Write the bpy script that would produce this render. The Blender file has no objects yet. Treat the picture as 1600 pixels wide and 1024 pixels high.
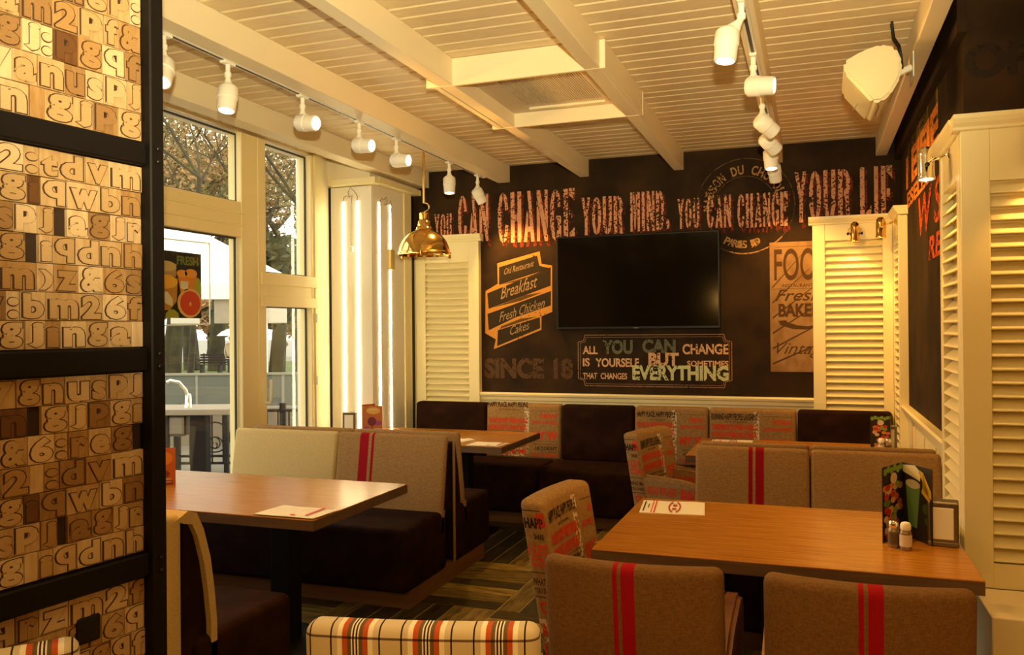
import bpy, bmesh, math, random
from mathutils import Vector, Matrix, noise
random.seed(7)
S = bpy.context.scene
COL = S.collection
R = math.radians

# ------------------------------------------------------------------ camera
cam = bpy.data.cameras.new('camera'); camo = bpy.data.objects.new('camera', cam); COL.objects.link(camo)
cam.sensor_width = 36.0; cam.lens = 1307.776 / 1600 * 36; cam.clip_start = .05; cam.clip_end = 300
right = Vector((0.940895, 0.338589, -0.008639)); down = Vector((-0.008955, -0.000629, -0.99996)); fwd = Vector((-0.33858, 0.940934, 0.00244))
camo.matrix_world = Matrix(((right.x, -down.x, -fwd.x, 0), (right.y, -down.y, -fwd.y, 0), (right.z, -down.z, -fwd.z, 1.55), (0, 0, 0, 1)))
S.camera = camo

# ------------------------------------------------------------------ world, large lights, exposure
W = bpy.data.worlds.new('overcast'); S.world = W; W.use_nodes = True
bg = W.node_tree.nodes['Background']; bg.inputs[0].default_value = (1.0, .95, .82, 1); bg.inputs[1].default_value = 3.0
S.view_settings.view_transform = 'Standard'; S.view_settings.look = 'None'; S.view_settings.gamma = 1
S.view_settings.use_curve_mapping = False; S.view_settings.exposure = 0.0
WARM = (1.0, .50, .10)
def lamp(name, kind, loc, energy, color, radius=.03, aim=None, size=1.2, blend=.6):
    l = bpy.data.lights.new(name, kind); l.energy = energy; l.color = color; l.shadow_soft_size = radius
    o = bpy.data.objects.new(name, l); COL.objects.link(o); o.location = loc
    if kind == 'SPOT':
        l.spot_size = size; l.spot_blend = blend
        o.rotation_euler = Vector(aim).to_track_quat('-Z', 'Y').to_euler()
    return o
# the photographer's flash, tilted up to the ceiling, just above the lens
lamp('flash', 'SPOT', (.02, -.02, 1.78), 790, (1.0, .86, .48), .03, (-.37, .84, .42), R(84), .8)

# ------------------------------------------------------------------ materials
MATS = {}
def nodes_of(name):
    m = bpy.data.materials.new(name); m.use_nodes = True
    nt = m.node_tree; b = nt.nodes['Principled BSDF']
    return m, nt, b
def rgb(c): return (c[0], c[1], c[2], 1)
def mat(name, col, rough=.55, metal=0.0, var=None, bump=None, spec=.4, coords='Object', emit=None, stretch=None, sheen=0):
    """var=(scale, other colour, low, high); bump=(scale, strength)"""
    if name in MATS: return MATS[name]
    m, nt, b = nodes_of(name); N = nt.nodes; L = nt.links
    b.inputs['Base Color'].default_value = rgb(col); b.inputs['Roughness'].default_value = rough
    b.inputs['Metallic'].default_value = metal; b.inputs['Specular IOR Level'].default_value = spec
    if sheen: b.inputs['Sheen Weight'].default_value = sheen
    tc = N.new('ShaderNodeTexCoord'); vec = tc.outputs[coords]
    if stretch:
        mp = N.new('ShaderNodeMapping'); mp.inputs['Scale'].default_value = stretch; L.new(vec, mp.inputs[0]); vec = mp.outputs[0]
    if var:
        n = N.new('ShaderNodeTexNoise'); n.inputs['Scale'].default_value = var[0]; n.inputs['Detail'].default_value = 5; L.new(vec, n.inputs['Vector'])
        r = N.new('ShaderNodeValToRGB'); r.color_ramp.elements[0].position = var[2]; r.color_ramp.elements[1].position = var[3]
        r.color_ramp.elements[0].color = rgb(col); r.color_ramp.elements[1].color = rgb(var[1])
        L.new(n.outputs['Fac'], r.inputs[0]); L.new(r.outputs[0], b.inputs['Base Color'])
    if bump:
        n2 = N.new('ShaderNodeTexNoise'); n2.inputs['Scale'].default_value = bump[0]; n2.inputs['Detail'].default_value = 3; L.new(vec, n2.inputs['Vector'])
        bp = N.new('ShaderNodeBump'); bp.inputs['Strength'].default_value = bump[1]; bp.inputs['Distance'].default_value = .01
        L.new(n2.outputs['Fac'], bp.inputs['Height']); L.new(bp.outputs[0], b.inputs['Normal'])
    if emit:
        b.inputs['Emission Color'].default_value = rgb(emit[0]); b.inputs['Emission Strength'].default_value = emit[1]
    MATS[name] = m; return m
def mat_random(name, cols, rough=.5, grain=(30, .25), stretch=(1, 1, 1), bump=.15, spec=.4, interp='LINEAR'):
    """colour picked per object, with a grain running through it"""
    m, nt, b = nodes_of(name); N = nt.nodes; L = nt.links
    oi = N.new('ShaderNodeObjectInfo'); r = N.new('ShaderNodeValToRGB'); r.color_ramp.interpolation = interp
    els = r.color_ramp.elements
    while len(els) < len(cols): els.new(.5)
    for i, c in enumerate(cols): els[i].position = i / (len(cols) - 1); els[i].color = rgb(c)
    L.new(oi.outputs['Random'], r.inputs[0])
    tc = N.new('ShaderNodeTexCoord'); mp = N.new('ShaderNodeMapping'); mp.inputs['Scale'].default_value = stretch
    ad = N.new('ShaderNodeVectorMath'); ad.operation = 'ADD'
    ml = N.new('ShaderNodeVectorMath'); ml.operation = 'SCALE'; ml.inputs['Scale'].default_value = 1.0
    L.new(oi.outputs['Location'], ml.inputs[0]); L.new(tc.outputs['Object'], ad.inputs[0]); L.new(ml.outputs[0], ad.inputs[1]); L.new(ad.outputs[0], mp.inputs[0])
    n = N.new('ShaderNodeTexNoise'); n.inputs['Scale'].default_value = grain[0]; n.inputs['Detail'].default_value = 6; L.new(mp.outputs[0], n.inputs['Vector'])
    mx = N.new('ShaderNodeMix'); mx.data_type = 'RGBA'; mx.blend_type = 'MULTIPLY'; mx.inputs['Factor'].default_value = 1
    r2 = N.new('ShaderNodeValToRGB'); k = 1 - grain[1] * 2
    r2.color_ramp.elements[0].position = .35; r2.color_ramp.elements[0].color = (k, k, k, 1); r2.color_ramp.elements[1].position = .62
    L.new(n.outputs['Fac'], r2.inputs[0]); L.new(r.outputs[0], mx.inputs[6]); L.new(r2.outputs[0], mx.inputs[7]); L.new(mx.outputs[2], b.inputs['Base Color'])
    bp = N.new('ShaderNodeBump'); bp.inputs['Strength'].default_value = bump; bp.inputs['Distance'].default_value = .004
    L.new(n.outputs['Fac'], bp.inputs['Height']); L.new(bp.outputs[0], b.inputs['Normal'])
    b.inputs['Roughness'].default_value = rough; b.inputs['Specular IOR Level'].default_value = spec
    MATS[name] = m; return m
def mat_emit(name, col, strength):
    m = bpy.data.materials.new(name); m.use_nodes = True; nt = m.node_tree; nt.nodes.clear()
    e = nt.nodes.new('ShaderNodeEmission'); e.inputs[0].default_value = rgb(col); e.inputs[1].default_value = strength
    o = nt.nodes.new('ShaderNodeOutputMaterial'); nt.links.new(e.outputs[0], o.inputs[0]); MATS[name] = m; return m
def mat_worn(name, col, thr=.5, scale=55, soft=.05, big=4.0):
    """chipped paint: bare wall shows through the flakes"""
    m, nt, b = nodes_of(name); N = nt.nodes; L = nt.links
    b.inputs['Base Color'].default_value = rgb(col); b.inputs['Roughness'].default_value = .75; b.inputs['Specular IOR Level'].default_value = .2
    tc = N.new('ShaderNodeTexCoord')
    n = N.new('ShaderNodeTexNoise'); n.inputs['Scale'].default_value = scale; n.inputs['Detail'].default_value = 3; L.new(tc.outputs['Object'], n.inputs['Vector'])
    n2 = N.new('ShaderNodeTexNoise'); n2.inputs['Scale'].default_value = big; L.new(tc.outputs['Object'], n2.inputs['Vector'])
    a = N.new('ShaderNodeMath'); a.operation = 'ADD'; L.new(n.outputs['Fac'], a.inputs[0])
    s = N.new('ShaderNodeMath'); s.operation = 'MULTIPLY'; s.inputs[1].default_value = .45; L.new(n2.outputs['Fac'], s.inputs[0]); L.new(s.outputs[0], a.inputs[1])
    r = N.new('ShaderNodeMapRange'); r.inputs['From Min'].default_value = thr + .2 - soft; r.inputs['From Max'].default_value = thr + .2 + soft
    L.new(a.outputs[0], r.inputs['Value']); L.new(r.outputs[0], b.inputs['Alpha'])
    MATS[name] = m; return m
def mat_striped(name, base, other, stripe, bands):
    """linen weave with woven stripes at local x ranges"""
    m, nt, b = nodes_of(name); N = nt.nodes; L = nt.links
    tc = N.new('ShaderNodeTexCoord'); sp = N.new('ShaderNodeSeparateXYZ'); L.new(tc.outputs['Object'], sp.inputs[0])
    mp = N.new('ShaderNodeMapping'); mp.inputs['Scale'].default_value = (1, 1, .35); L.new(tc.outputs['Object'], mp.inputs[0])
    n = N.new('ShaderNodeTexNoise'); n.inputs['Scale'].default_value = 220; n.inputs['Detail'].default_value = 4; L.new(mp.outputs[0], n.inputs['Vector'])
    mp2 = N.new('ShaderNodeMapping'); mp2.inputs['Scale'].default_value = (.25, 1, 1.2); L.new(tc.outputs['Object'], mp2.inputs[0])
    n1 = N.new('ShaderNodeTexNoise'); n1.inputs['Scale'].default_value = 200; n1.inputs['Detail'].default_value = 3; L.new(mp2.outputs[0], n1.inputs['Vector'])
    av = N.new('ShaderNodeMath'); av.operation = 'ADD'; L.new(n.outputs['Fac'], av.inputs[0]); L.new(n1.outputs['Fac'], av.inputs[1])
    r = N.new('ShaderNodeMapRange'); r.inputs['From Min'].default_value = .75; r.inputs['From Max'].default_value = 1.25; L.new(av.outputs[0], r.inputs['Value'])
    mx = N.new('ShaderNodeMix'); mx.data_type = 'RGBA'; mx.inputs[6].default_value = rgb(base); mx.inputs[7].default_value = rgb(other); L.new(r.outputs[0], mx.inputs['Factor'])
    cur = mx.outputs[2]
    for (a, c) in bands:
        g = N.new('ShaderNodeMath'); g.operation = 'GREATER_THAN'; g.inputs[1].default_value = a; L.new(sp.outputs[0], g.inputs[0])
        l = N.new('ShaderNodeMath'); l.operation = 'LESS_THAN'; l.inputs[1].default_value = c; L.new(sp.outputs[0], l.inputs[0])
        k = N.new('ShaderNodeMath'); k.operation = 'MULTIPLY'; L.new(g.outputs[0], k.inputs[0]); L.new(l.outputs[0], k.inputs[1])
        m2 = N.new('ShaderNodeMix'); m2.data_type = 'RGBA'; m2.inputs[7].default_value = rgb(stripe); L.new(k.outputs[0], m2.inputs['Factor']); L.new(cur, m2.inputs[6]); cur = m2.outputs[2]
    L.new(cur, b.inputs['Base Color']); b.inputs['Roughness'].default_value = .85; b.inputs['Specular IOR Level'].default_value = .15
    bp = N.new('ShaderNodeBump'); bp.inputs['Strength'].default_value = .25; bp.inputs['Distance'].default_value = .002; L.new(av.outputs[0], bp.inputs['Height']); L.new(bp.outputs[0], b.inputs['Normal'])
    MATS[name] = m; return m
def mat_plaid(name):
    m, nt, b = nodes_of(name); N = nt.nodes; L = nt.links
    tc = N.new('ShaderNodeTexCoord'); sp = N.new('ShaderNodeSeparateXYZ'); L.new(tc.outputs['Object'], sp.inputs[0])
    def band(axis, period, shift, stops):
        d = N.new('ShaderNodeMath'); d.operation = 'MULTIPLY_ADD'; d.inputs[1].default_value = 1 / period; d.inputs[2].default_value = shift; L.new(sp.outputs[axis], d.inputs[0])
        f = N.new('ShaderNodeMath'); f.operation = 'FRACT'; L.new(d.outputs[0], f.inputs[0])
        r = N.new('ShaderNodeValToRGB'); r.color_ramp.interpolation = 'CONSTANT'; e = r.color_ramp.elements
        while len(e) < len(stops): e.new(.5)
        for i, (p, c) in enumerate(stops): e[i].position = p; e[i].color = rgb(c)
        L.new(f.outputs[0], r.inputs[0]); return r.outputs[0]
    cr = (.60, .53, .42); wh = (.84, .81, .76); bk = (.03, .012, .01); rd = (.50, .10, .03); gy = (.14, .10, .06)
    vert = band(0, .162, .35, [(0, cr), (.10, bk), (.125, cr), (.20, wh), (.27, rd), (.345, gy), (.40, wh), (.42, bk), (.445, wh), (.465, bk), (.49, wh), (.51, gy), (.565, rd), (.64, wh), (.71, cr), (.79, bk), (.815, cr)])
    hor = band(2, .068, .75, [(0, (1, 1, 1)), (.42, (.10, .05, .04)), (.50, (1, 1, 1))])
    mx = N.new('ShaderNodeMix'); mx.data_type = 'RGBA'; mx.blend_type = 'MULTIPLY'; mx.inputs['Factor'].default_value = .85
    L.new(vert, mx.inputs[6]); L.new(hor, mx.inputs[7]); L.new(mx.outputs[2], b.inputs['Base Color'])
    b.inputs['Roughness'].default_value = .85; b.inputs['Specular IOR Level'].default_value = .15
    n = N.new('ShaderNodeTexNoise'); n.inputs['Scale'].default_value = 500; L.new(tc.outputs['Object'], n.inputs['Vector'])
    bp = N.new('ShaderNodeBump'); bp.inputs['Strength'].default_value = .15; bp.inputs['Distance'].default_value = .002; L.new(n.outputs['Fac'], bp.inputs['Height']); L.new(bp.outputs[0], b.inputs['Normal'])
    MATS[name] = m; return m
def mat_glass(name, tint=(1, 1, 1), boost=1.0):
    m = bpy.data.materials.new(name); m.use_nodes = True; nt = m.node_tree; nt.nodes.clear(); N = nt.nodes; L = nt.links
    f = N.new('ShaderNodeFresnel')
    gm = N.new('ShaderNodeNewGeometry'); ior = N.new('ShaderNodeMapRange'); ior.inputs['To Min'].default_value = 1.5; ior.inputs['To Max'].default_value = 1 / 1.5
    L.new(gm.outputs['Backfacing'], ior.inputs['Value']); L.new(ior.outputs[0], f.inputs[0])
    t = N.new('ShaderNodeBsdfTransparent'); t.inputs[0].default_value = rgb(tint); g = N.new('ShaderNodeBsdfGlossy'); g.inputs['Roughness'].default_value = 0.0
    k = N.new('ShaderNodeMath'); k.operation = 'MULTIPLY'; k.inputs[1].default_value = boost; k.use_clamp = True; L.new(f.outputs[0], k.inputs[0])
    mx = N.new('ShaderNodeMixShader'); L.new(k.outputs[0], mx.inputs[0]); L.new(t.outputs[0], mx.inputs[1]); L.new(g.outputs[0], mx.inputs[2])
    o = N.new('ShaderNodeOutputMaterial'); L.new(mx.outputs[0], o.inputs[0]); MATS[name] = m; return m

CREAM = mat('cream paint', (.80, .70, .50), .45, bump=(40, .03))
CREAMW = mat('cream joinery paint', (.82, .72, .42), .38, bump=(60, .02))
BOARD = mat_random('ceiling board paint', [(.74, .60, .38), (.80, .66, .43), (.77, .63, .40)], .5, (14, .04), (1, 6, 1), .05)
WHITE = mat('white powder coat', (.85, .82, .74), .4)
DARKWALL = mat('dark chalk wallpaper', (.019, .010, .0045), .8, var=(3.5, (.046, .023, .008), .38, .72), bump=(50, .08), spec=.15)
PLASTER = mat('beige plaster', (.30, .20, .10), .8, bump=(30, .05))
SEATBROWN = mat('dark brown suede', (.014, .004, .002), .85, var=(9, (.028, .009, .004), .4, .7), bump=(300, .1), spec=.1)
PLINTH = mat('plinth laminate', (.17, .08, .03), .5, var=(6, (.24, .115, .04), .3, .7), stretch=(.3, 1, 8))
BLACK = mat('black steel', (.006, .004, .003), .45, spec=.3)
BLACKM = mat('black matt steel', (.004, .0025, .002), .6, var=(60, (.012, .008, .006), .62, .8), spec=.2)
BEIGE = mat('beige linen', (.62, .45, .20), .88, var=(240, (.50, .36, .15), .35, .65), bump=(300, .2), spec=.15)
WOODTOP = mat('oak table top', (.46, .195, .022), .27, var=(7, (.33, .125, .012), .35, .68), bump=(9, .05), stretch=(.6, 9, 9), spec=.5)
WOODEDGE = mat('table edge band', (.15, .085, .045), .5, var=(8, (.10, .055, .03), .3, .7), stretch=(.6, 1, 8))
BRASS = mat('polished brass', (.86, .58, .20), .12, 1.0)
CHROME = mat('polished chrome', (.85, .80, .68), .1, 1.0)
PAPER = mat('white paper', (.82, .78, .68), .8)
RED = mat('red print', (.62, .015, .02), .7)
REDT = mat('red fabric print', (.62, .05, .02), .85, var=(90, (.45, .06, .02), .5, .75), spec=.1)
BLKT = mat('black fabric print', (.035, .022, .015), .85, spec=.1)
KRAFT = mat('kraft brown fabric', (.34, .20, .08), .85, var=(60, (.25, .14, .052), .35, .7), bump=(260, .15), spec=.12)
LIGHTP = mat('pale worn print', (.62, .50, .32), .85, var=(55, (.24, .14, .06), .47, .56), spec=.1)
LEGW = mat('dark stained wood', (.030, .012, .007), .5)
GREY = mat('brushed grey metal', (.20, .17, .13), .35, .9)
GLASS = mat_glass('window glass', (.97, .98, .95), .8)

# ------------------------------------------------------------------ mesh helpers
def obj(name, bm, m=None, parent=None, loc=None, rot=None, smooth=None):
    if isinstance(bm, bpy.types.Mesh): me = bm
    else:
        bmesh.ops.recalc_face_normals(bm, faces=bm.faces)
        me = bpy.data.meshes.new(name); bm.to_mesh(me); bm.free()
        if smooth:
            for p in me.polygons: p.use_smooth = True
            me.set_sharp_from_angle(angle=R(smooth))
    if m and not me.materials: me.materials.append(m)
    o = bpy.data.objects.new(name, me); COL.objects.link(o)
    if parent: o.parent = parent
    if loc is not None: o.location = loc
    if rot is not None: o.rotation_euler = rot
    return o
def tag(o, label, cat, group=None):
    o['label'] = label; o['category'] = cat
    if group: o['group'] = group
    return o
def thing(name, label, cat, loc=(0, 0, 0), rotz=0, group=None):
    o = bpy.data.objects.new(name, None); COL.objects.link(o); o.location = loc; o.rotation_euler = (0, 0, rotz); o.empty_display_size = .1
    return tag(o, label, cat, group)
def struct(o): o['kind'] = 'structure'; return o
def box(x0, x1, y0, y1, z0, z1, bev=0, seg=2, bm=None):
    b = bmesh.new()
    v = [b.verts.new((x, y, z)) for x in (x0, x1) for y in (y0, y1) for z in (z0, z1)]
    for f in ((0, 1, 3, 2), (4, 6, 7, 5), (0, 4, 5, 1), (2, 3, 7, 6), (0, 2, 6, 4), (1, 5, 7, 3)): b.faces.new([v[i] for i in f])
    bmesh.ops.recalc_face_normals(b, faces=b.faces)
    if bev: bmesh.ops.bevel(b, geom=b.edges[:], offset=bev, segments=seg, affect='EDGES', profile=.5)
    if bm is None: return b
    join(bm, b); return bm
def join(dst, src, mtx=None):
    if mtx is not None: src.transform(mtx)
    me = bpy.data.meshes.new('t'); src.to_mesh(me); src.free(); dst.from_mesh(me); bpy.data.meshes.remove(me)
def lathe(prof, seg=20, mtx=None, caps=True):
    b = bmesh.new(); rings = []
    for r, z in prof:
        rings.append([b.verts.new((max(r, 1e-5) * math.cos(2 * math.pi * i / seg), max(r, 1e-5) * math.sin(2 * math.pi * i / seg), z)) for i in range(seg)])
    for a, c in zip(rings, rings[1:]):
        for i in range(seg): b.faces.new((a[i], a[(i + 1) % seg], c[(i + 1) % seg], c[i]))
    if caps:
        b.faces.new(rings[0][::-1]); b.faces.new(rings[-1])
    if mtx is not None: b.transform(mtx)
    return b
def tube(pts, r, seg=8, bm=None):
    b = bm or bmesh.new(); pts = [Vector(p) for p in pts]; rings = []
    rr = r if isinstance(r, (list, tuple)) else [r] * len(pts)
    for i, p in enumerate(pts):
        d = (pts[min(i + 1, len(pts) - 1)] - pts[max(i - 1, 0)])
        d = d.normalized() if d.length > 1e-9 else Vector((0, 0, 1))
        u = d.orthogonal().normalized() if i == 0 else (u - d * u.dot(d)).normalized()
        w = d.cross(u)
        rings.append([b.verts.new(p + (u * math.cos(2 * math.pi * k / seg) + w * math.sin(2 * math.pi * k / seg)) * rr[i]) for k in range(seg)])
    for a, c in zip(rings, rings[1:]):
        for k in range(seg): b.faces.new((a[k], a[(k + 1) % seg], c[(k + 1) % seg], c[k]))
    b.faces.new(rings[0][::-1]); b.faces.new(rings[-1]); return b
def prism(poly, axis, a0, a1):
    """polygon in the two other axes, extruded along axis"""
    b = bmesh.new(); q = []
    for a in (a0, a1):
        ring = []
        for (p, s) in poly:
            c = {'x': (a, p, s), 'y': (p, a, s), 'z': (p, s, a)}[axis]; ring.append(b.verts.new(c))
        q.append(ring)
    n = len(poly); b.faces.new(q[0][::-1]); b.faces.new(q[1])
    for i in range(n): b.faces.new((q[0][i], q[0][(i + 1) % n], q[1][(i + 1) % n], q[1][i]))
    return b
def aim_mtx(p, d):
    return Matrix.Translation(Vector(p)) @ Vector(d).to_track_quat('Z', 'Y').to_matrix().to_4x4()
def cushion(sx, sy, sz, bev, deform=None, cx=8, cz=6, seg=4, z0=0):
    b = box(-sx / 2, sx / 2, -sy / 2, sy / 2, z0, z0 + sz, bev, seg)
    for i in range(1, cx): bmesh.ops.bisect_plane(b, geom=b.verts[:] + b.edges[:] + b.faces[:], plane_co=(-sx / 2 + sx * i / cx, 0, 0), plane_no=(1, 0, 0))
    for i in range(1, cz): bmesh.ops.bisect_plane(b, geom=b.verts[:] + b.edges[:] + b.faces[:], plane_co=(0, 0, z0 + sz * i / cz), plane_no=(0, 0, 1))
    if deform:
        for v in b.verts: v.co = deform(v.co)
    return b

# ------------------------------------------------------------------ lettering
GL = {}
def glyphs(s, bold=0.0, shear=0.0, sp=1.0):
    k = (s, bold, shear, sp)
    if k in GL: return GL[k]
    c = bpy.data.curves.new('t', 'FONT'); c.body = s; c.offset = bold; c.shear = shear; c.resolution_u = 2 if len(s) > 8 else 5; c.space_character = sp
    o = bpy.data.objects.new('t', c); COL.objects.link(o)
    dg = bpy.context.evaluated_depsgraph_get(); me = bpy.data.meshes.new_from_object(o.evaluated_get(dg))
    V = [(v.co.x, v.co.y) for v in me.vertices]; F = [tuple(p.vertices) for p in me.polygons]
    bpy.data.objects.remove(o); bpy.data.curves.remove(c); bpy.data.meshes.remove(me)
    x0 = min(v[0] for v in V); x1 = max(v[0] for v in V); y0 = min(v[1] for v in V); y1 = max(v[1] for v in V)
    V = [((x - x0) / (x1 - x0), (y - y0) / max(y1 - y0, 1e-6)) for x, y in V]
    GL[k] = (V, F); return GL[k]
def decal(name, parent, m, items, mapf, offset=0.0, weld=False):
    """items: T text,u0,u1,v0,v1[,bold,shear] | R rect u0,u1,v0,v1[,n] | P polygon | E ellipse cu,cv,ru,rv"""
    if len(items) > 1 and not weld:
        for it in items: o = decal(name, parent, m, [it], mapf, offset)
        return o
    vs = []; fs = []
    for it in items:
        b = len(vs)
        if it[0] == 'T':
            _, s, u0, u1, v0, v1 = it[:6]; V, F = glyphs(s, it[6] if len(it) > 6 else .02, it[7] if len(it) > 7 else 0)
            skew = it[8] if len(it) > 8 else 0
            vs += [(u0 + x * (u1 - u0), v0 + y * (v1 - v0) + skew * x * (u1 - u0)) for x, y in V]; fs += [tuple(i + b for i in f) for f in F]
        elif it[0] == 'R':
            u0, u1, v0, v1 = it[1:5]; n = it[5] if len(it) > 5 else 1
            for i in range(n + 1):
                u = u0 + (u1 - u0) * i / n; vs += [(u, v0), (u, v1)]
            fs += [(b + 2 * i, b + 2 * i + 2, b + 2 * i + 3, b + 2 * i + 1) for i in range(n)]
        elif it[0] == 'P':
            vs += list(it[1]); fs.append(tuple(range(b, b + len(it[1]))))
        elif it[0] == 'E':
            _, cu, cv, ru, rv = it[:5]; n = 18
            vs += [(cu + ru * math.cos(2 * math.pi * i / n), cv + rv * math.sin(2 * math.pi * i / n)) for i in range(n)]; fs.append(tuple(range(b, b + n)))
        elif it[0] == 'L':
            _, pts, w = it
            for (p, q) in zip(pts, pts[1:]):
                bb = len(vs); d = Vector((q[0] - p[0], q[1] - p[1])); d = d.normalized() if d.length else Vector((1, 0)); nx, ny = -d.y * w / 2, d.x * w / 2
                vs += [(p[0] + nx, p[1] + ny), (q[0] + nx, q[1] + ny), (q[0] - nx, q[1] - ny), (p[0] - nx, p[1] - ny)]; fs.append((bb, bb + 1, bb + 2, bb + 3))
    me = bpy.data.meshes.new(name); me.from_pydata([mapf(u, v, offset) for u, v in vs], [], fs); me.update()
    if weld:
        b_ = bmesh.new(); b_.from_mesh(me); bmesh.ops.remove_doubles(b_, verts=b_.verts[:], dist=.0004); b_.to_mesh(me); b_.free()
    me.materials.append(m); o = bpy.data.objects.new(name, me); COL.objects.link(o); o.parent = parent; return o
def arc_text(s, cu, cv, r, a0, a1, h, w, bold=.03, below=False):
    out = []; n = len(s)
    for i, ch in enumerate(s):
        if ch == ' ': continue
        a = a0 + (a1 - a0) * (i + .5) / n; V, F = glyphs(ch, bold)
        out.append((V, F, a, w))
    return out
def copy_tree(o, parent=None):
    c = o.copy(); COL.objects.link(c); c.parent = parent
    for ch in list(o.children): copy_tree(ch, c)
    return c

# ================================================================== THE ROOM
BX0, BY, RX, ZC = -3.80, 6.90, .625, 2.985     # window plane, back wall, right wall, ceiling
# floor: wood-look tiles laid in blocks, seven one way, seven the other
floor = struct(obj('floor', box(-4.0, 4.1, -3.1, 7.0, -.12, -.004), mat('floor grout', (.42, .34, .16), .8)))
PLANK = mat_random('floor tile', [(.05, .04, .014), (.28, .20, .055), (.09, .07, .022), (.50, .36, .09), (.07, .06, .024), (.36, .25, .07), (.13, .10, .03)], .40, (5, .36), (1.3, 7, 1), .2, .45, 'CONSTANT')
g = .0045; pw = .125; bl = .875
pm = obj('plank', box(-bl / 2 + g, bl / 2 - g, -pw / 2 + g, pw / 2 - g, -.012, 0, .002, 1), PLANK).data
bpy.data.objects.remove(bpy.data.objects['plank'])
for bi in range(-2, 3):
    for bj in range(-3, 3):
        cx = -1.66 - bl / 2 + bi * bl; cy = 4.325 + bl / 2 + bj * bl
        for k in range(7):
            d = (k - 3) * pw
            if (bi + bj) % 2 == 0: obj('plank', pm, None, floor, (cx, cy + d, 0))
            else: obj('plank', pm, None, floor, (cx + d, cy, 0), (0, 0, R(90)))
# ceiling boards, beams
ceiling = struct(obj('ceiling', box(-4.0, 4.1, -3.1, 7.0, 3.0, 3.12), CREAM))
y = 2.20; k = 0
while y < BY:
    w = (.139, .109)[k % 2]; k += 1
    w = min(w, BY - y)
    b = prism([(y, 3.0), (y, ZC + .013), (y + .020, ZC), (y + w - .003, ZC), (y + w - .002, ZC + .001), (y + w - .002, 3.0)], 'x', -3.9, 4.05)
    obj('board', b, BOARD, ceiling); y += w
obj('board', box(-3.9, 4.05, -3.0, 2.2, ZC, 3.0), BOARD, ceiling)
BEAMZ = 2.842
for (x0, x1) in ((-3.40, -3.272), (-2.60, -2.490), (-1.857, -1.778), (-1.062, -.982), (-.290, -.212), (.457, .536)):
    obj('beam', box(x0, x1, -3.0, BY, BEAMZ, ZC, .003, 1), CREAM, ceiling)
# walls
wall_back = struct(obj('wall_back', box(-4.0, .75, BY, 7.05, 0, 3.0), DARKWALL))
wall_right = struct(obj('wall_right', box(RX, .75, 4.10, BY, 0, 3.0), DARKWALL))
obj('shade_filler', box(.588, RX, 4.0, BY, 2.80, 2.984), DARKWALL, wall_right)  # added dark strip, hides the lit ceiling edge where the beam's shadow falls
wall_return = struct(obj('wall_right_return', box(RX + .002, 4.1, 4.098, 4.25, 0, 3.0), DARKWALL))
wall_far_right = struct(obj('wall_far_right', box(4.05, 4.15, -3.1, 4.1, 0, 3.0), PLASTER))
wall_front = struct(obj('wall_front', box(-4.0, 4.1, -3.15, -3.05, 0, 3.0), PLASTER))
# window wall: sill, piers and head
bm = box(-3.95, -3.80, -3.05, 2.50, 0, 3.0)
box(-3.95, -3.80, 2.50, 6.9, 0, .42, bm=bm); box(-3.95, -3.80, 2.50, 6.9, 2.96, 3.0, bm=bm)
box(-3.95, -3.80, 5.83, 6.9, .42, 2.96, bm=bm)
wall_left = struct(obj('wall_left', bm, CREAM))
# plain white panel above the lighting cabinet
obj('head_panel', box(-3.80, -3.40, 6.05, 6.88, 2.813, 2.98), CREAM, wall_back)
obj('casing', box(-3.80, -3.765, 5.80, 5.93, 0, 2.98, .004, 1), CREAMW, wall_left)
# windows
FRAME = mat('window frame paint', (.80, .66, .34), .42)
GASK = mat('glazing gasket', (.05, .04, .03), .6)
def window(name, y0, y1, panes, fr):
    w = thing(name, '', ''); del w['label']; del w['category']; w['kind'] = 'structure'; w.location = (-3.83, y0, 0)
    for (a, b, c, d, nm) in fr: obj(nm, box(-.06, .055, a - y0, b - y0, c, d, .005, 1), FRAME, w)
    for (a, b, c, d) in panes:
        p = obj('pane', box(-.006, .0, a - y0, b - y0, c, d), GLASS, w)
        bm = bmesh.new(); t = .012
        for q in ((a, b, c, c + t), (a, b, d - t, d), (a, a + t, c, d), (b - t, b, c, d)): box(.0, .012, q[0] - y0, q[1] - y0, q[2], q[3], bm=bm)
        obj('gasket', bm, GASK, p)
    return w
w1 = window('window_1', 2.5, 5.0, [(2.60, 4.905, 2.462, 2.95), (2.60, 4.885, .50, 2.215)],
       [(2.5, 2.60, .42, 2.96, 'jamb'), (4.895, 5.08, .42, 2.96, 'jamb'), (2.60, 4.895, 2.215, 2.462, 'transom'), (2.60, 4.895, .42, .50, 'sill')])
obj('moulding', box(.055, .066, .10, 2.43, 2.375, 2.39, .003, 1), FRAME, w1)
obj('moulding', box(.055, .066, .10, 2.43, 2.29, 2.305, .003, 1), FRAME, w1)
w2 = window('window_2', 5.08, 5.83, [(5.175, 5.765, 1.985, 2.95), (5.175, 5.765, .60, 1.74)],
       [(5.08, 5.175, .42, 2.96, 'jamb'), (5.765, 5.83, .42, 2.96, 'jamb'), (5.175, 5.765, 1.74, 1.985, 'transom'), (5.175, 5.765, .42, .60, 'sill')])
for c in w2.children:
    if c.name.startswith('pane'): c.rotation_euler = (0, 0, R(.55))
obj('sash_edge', box(.055, .072, .02, .74, 1.895, 1.985, .004, 1), FRAME, w2)
obj('sash_edge', box(.055, .072, .02, .74, 1.735, 1.815, .004, 1), FRAME, w2)
hb = tube([(.07, .055, 1.03), (.105, .055, 1.03), (.115, .055, 1.06), (.115, .055, 1.20)], .011, 8); obj('handle', hb, WHITE, w2, smooth=40)
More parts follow.
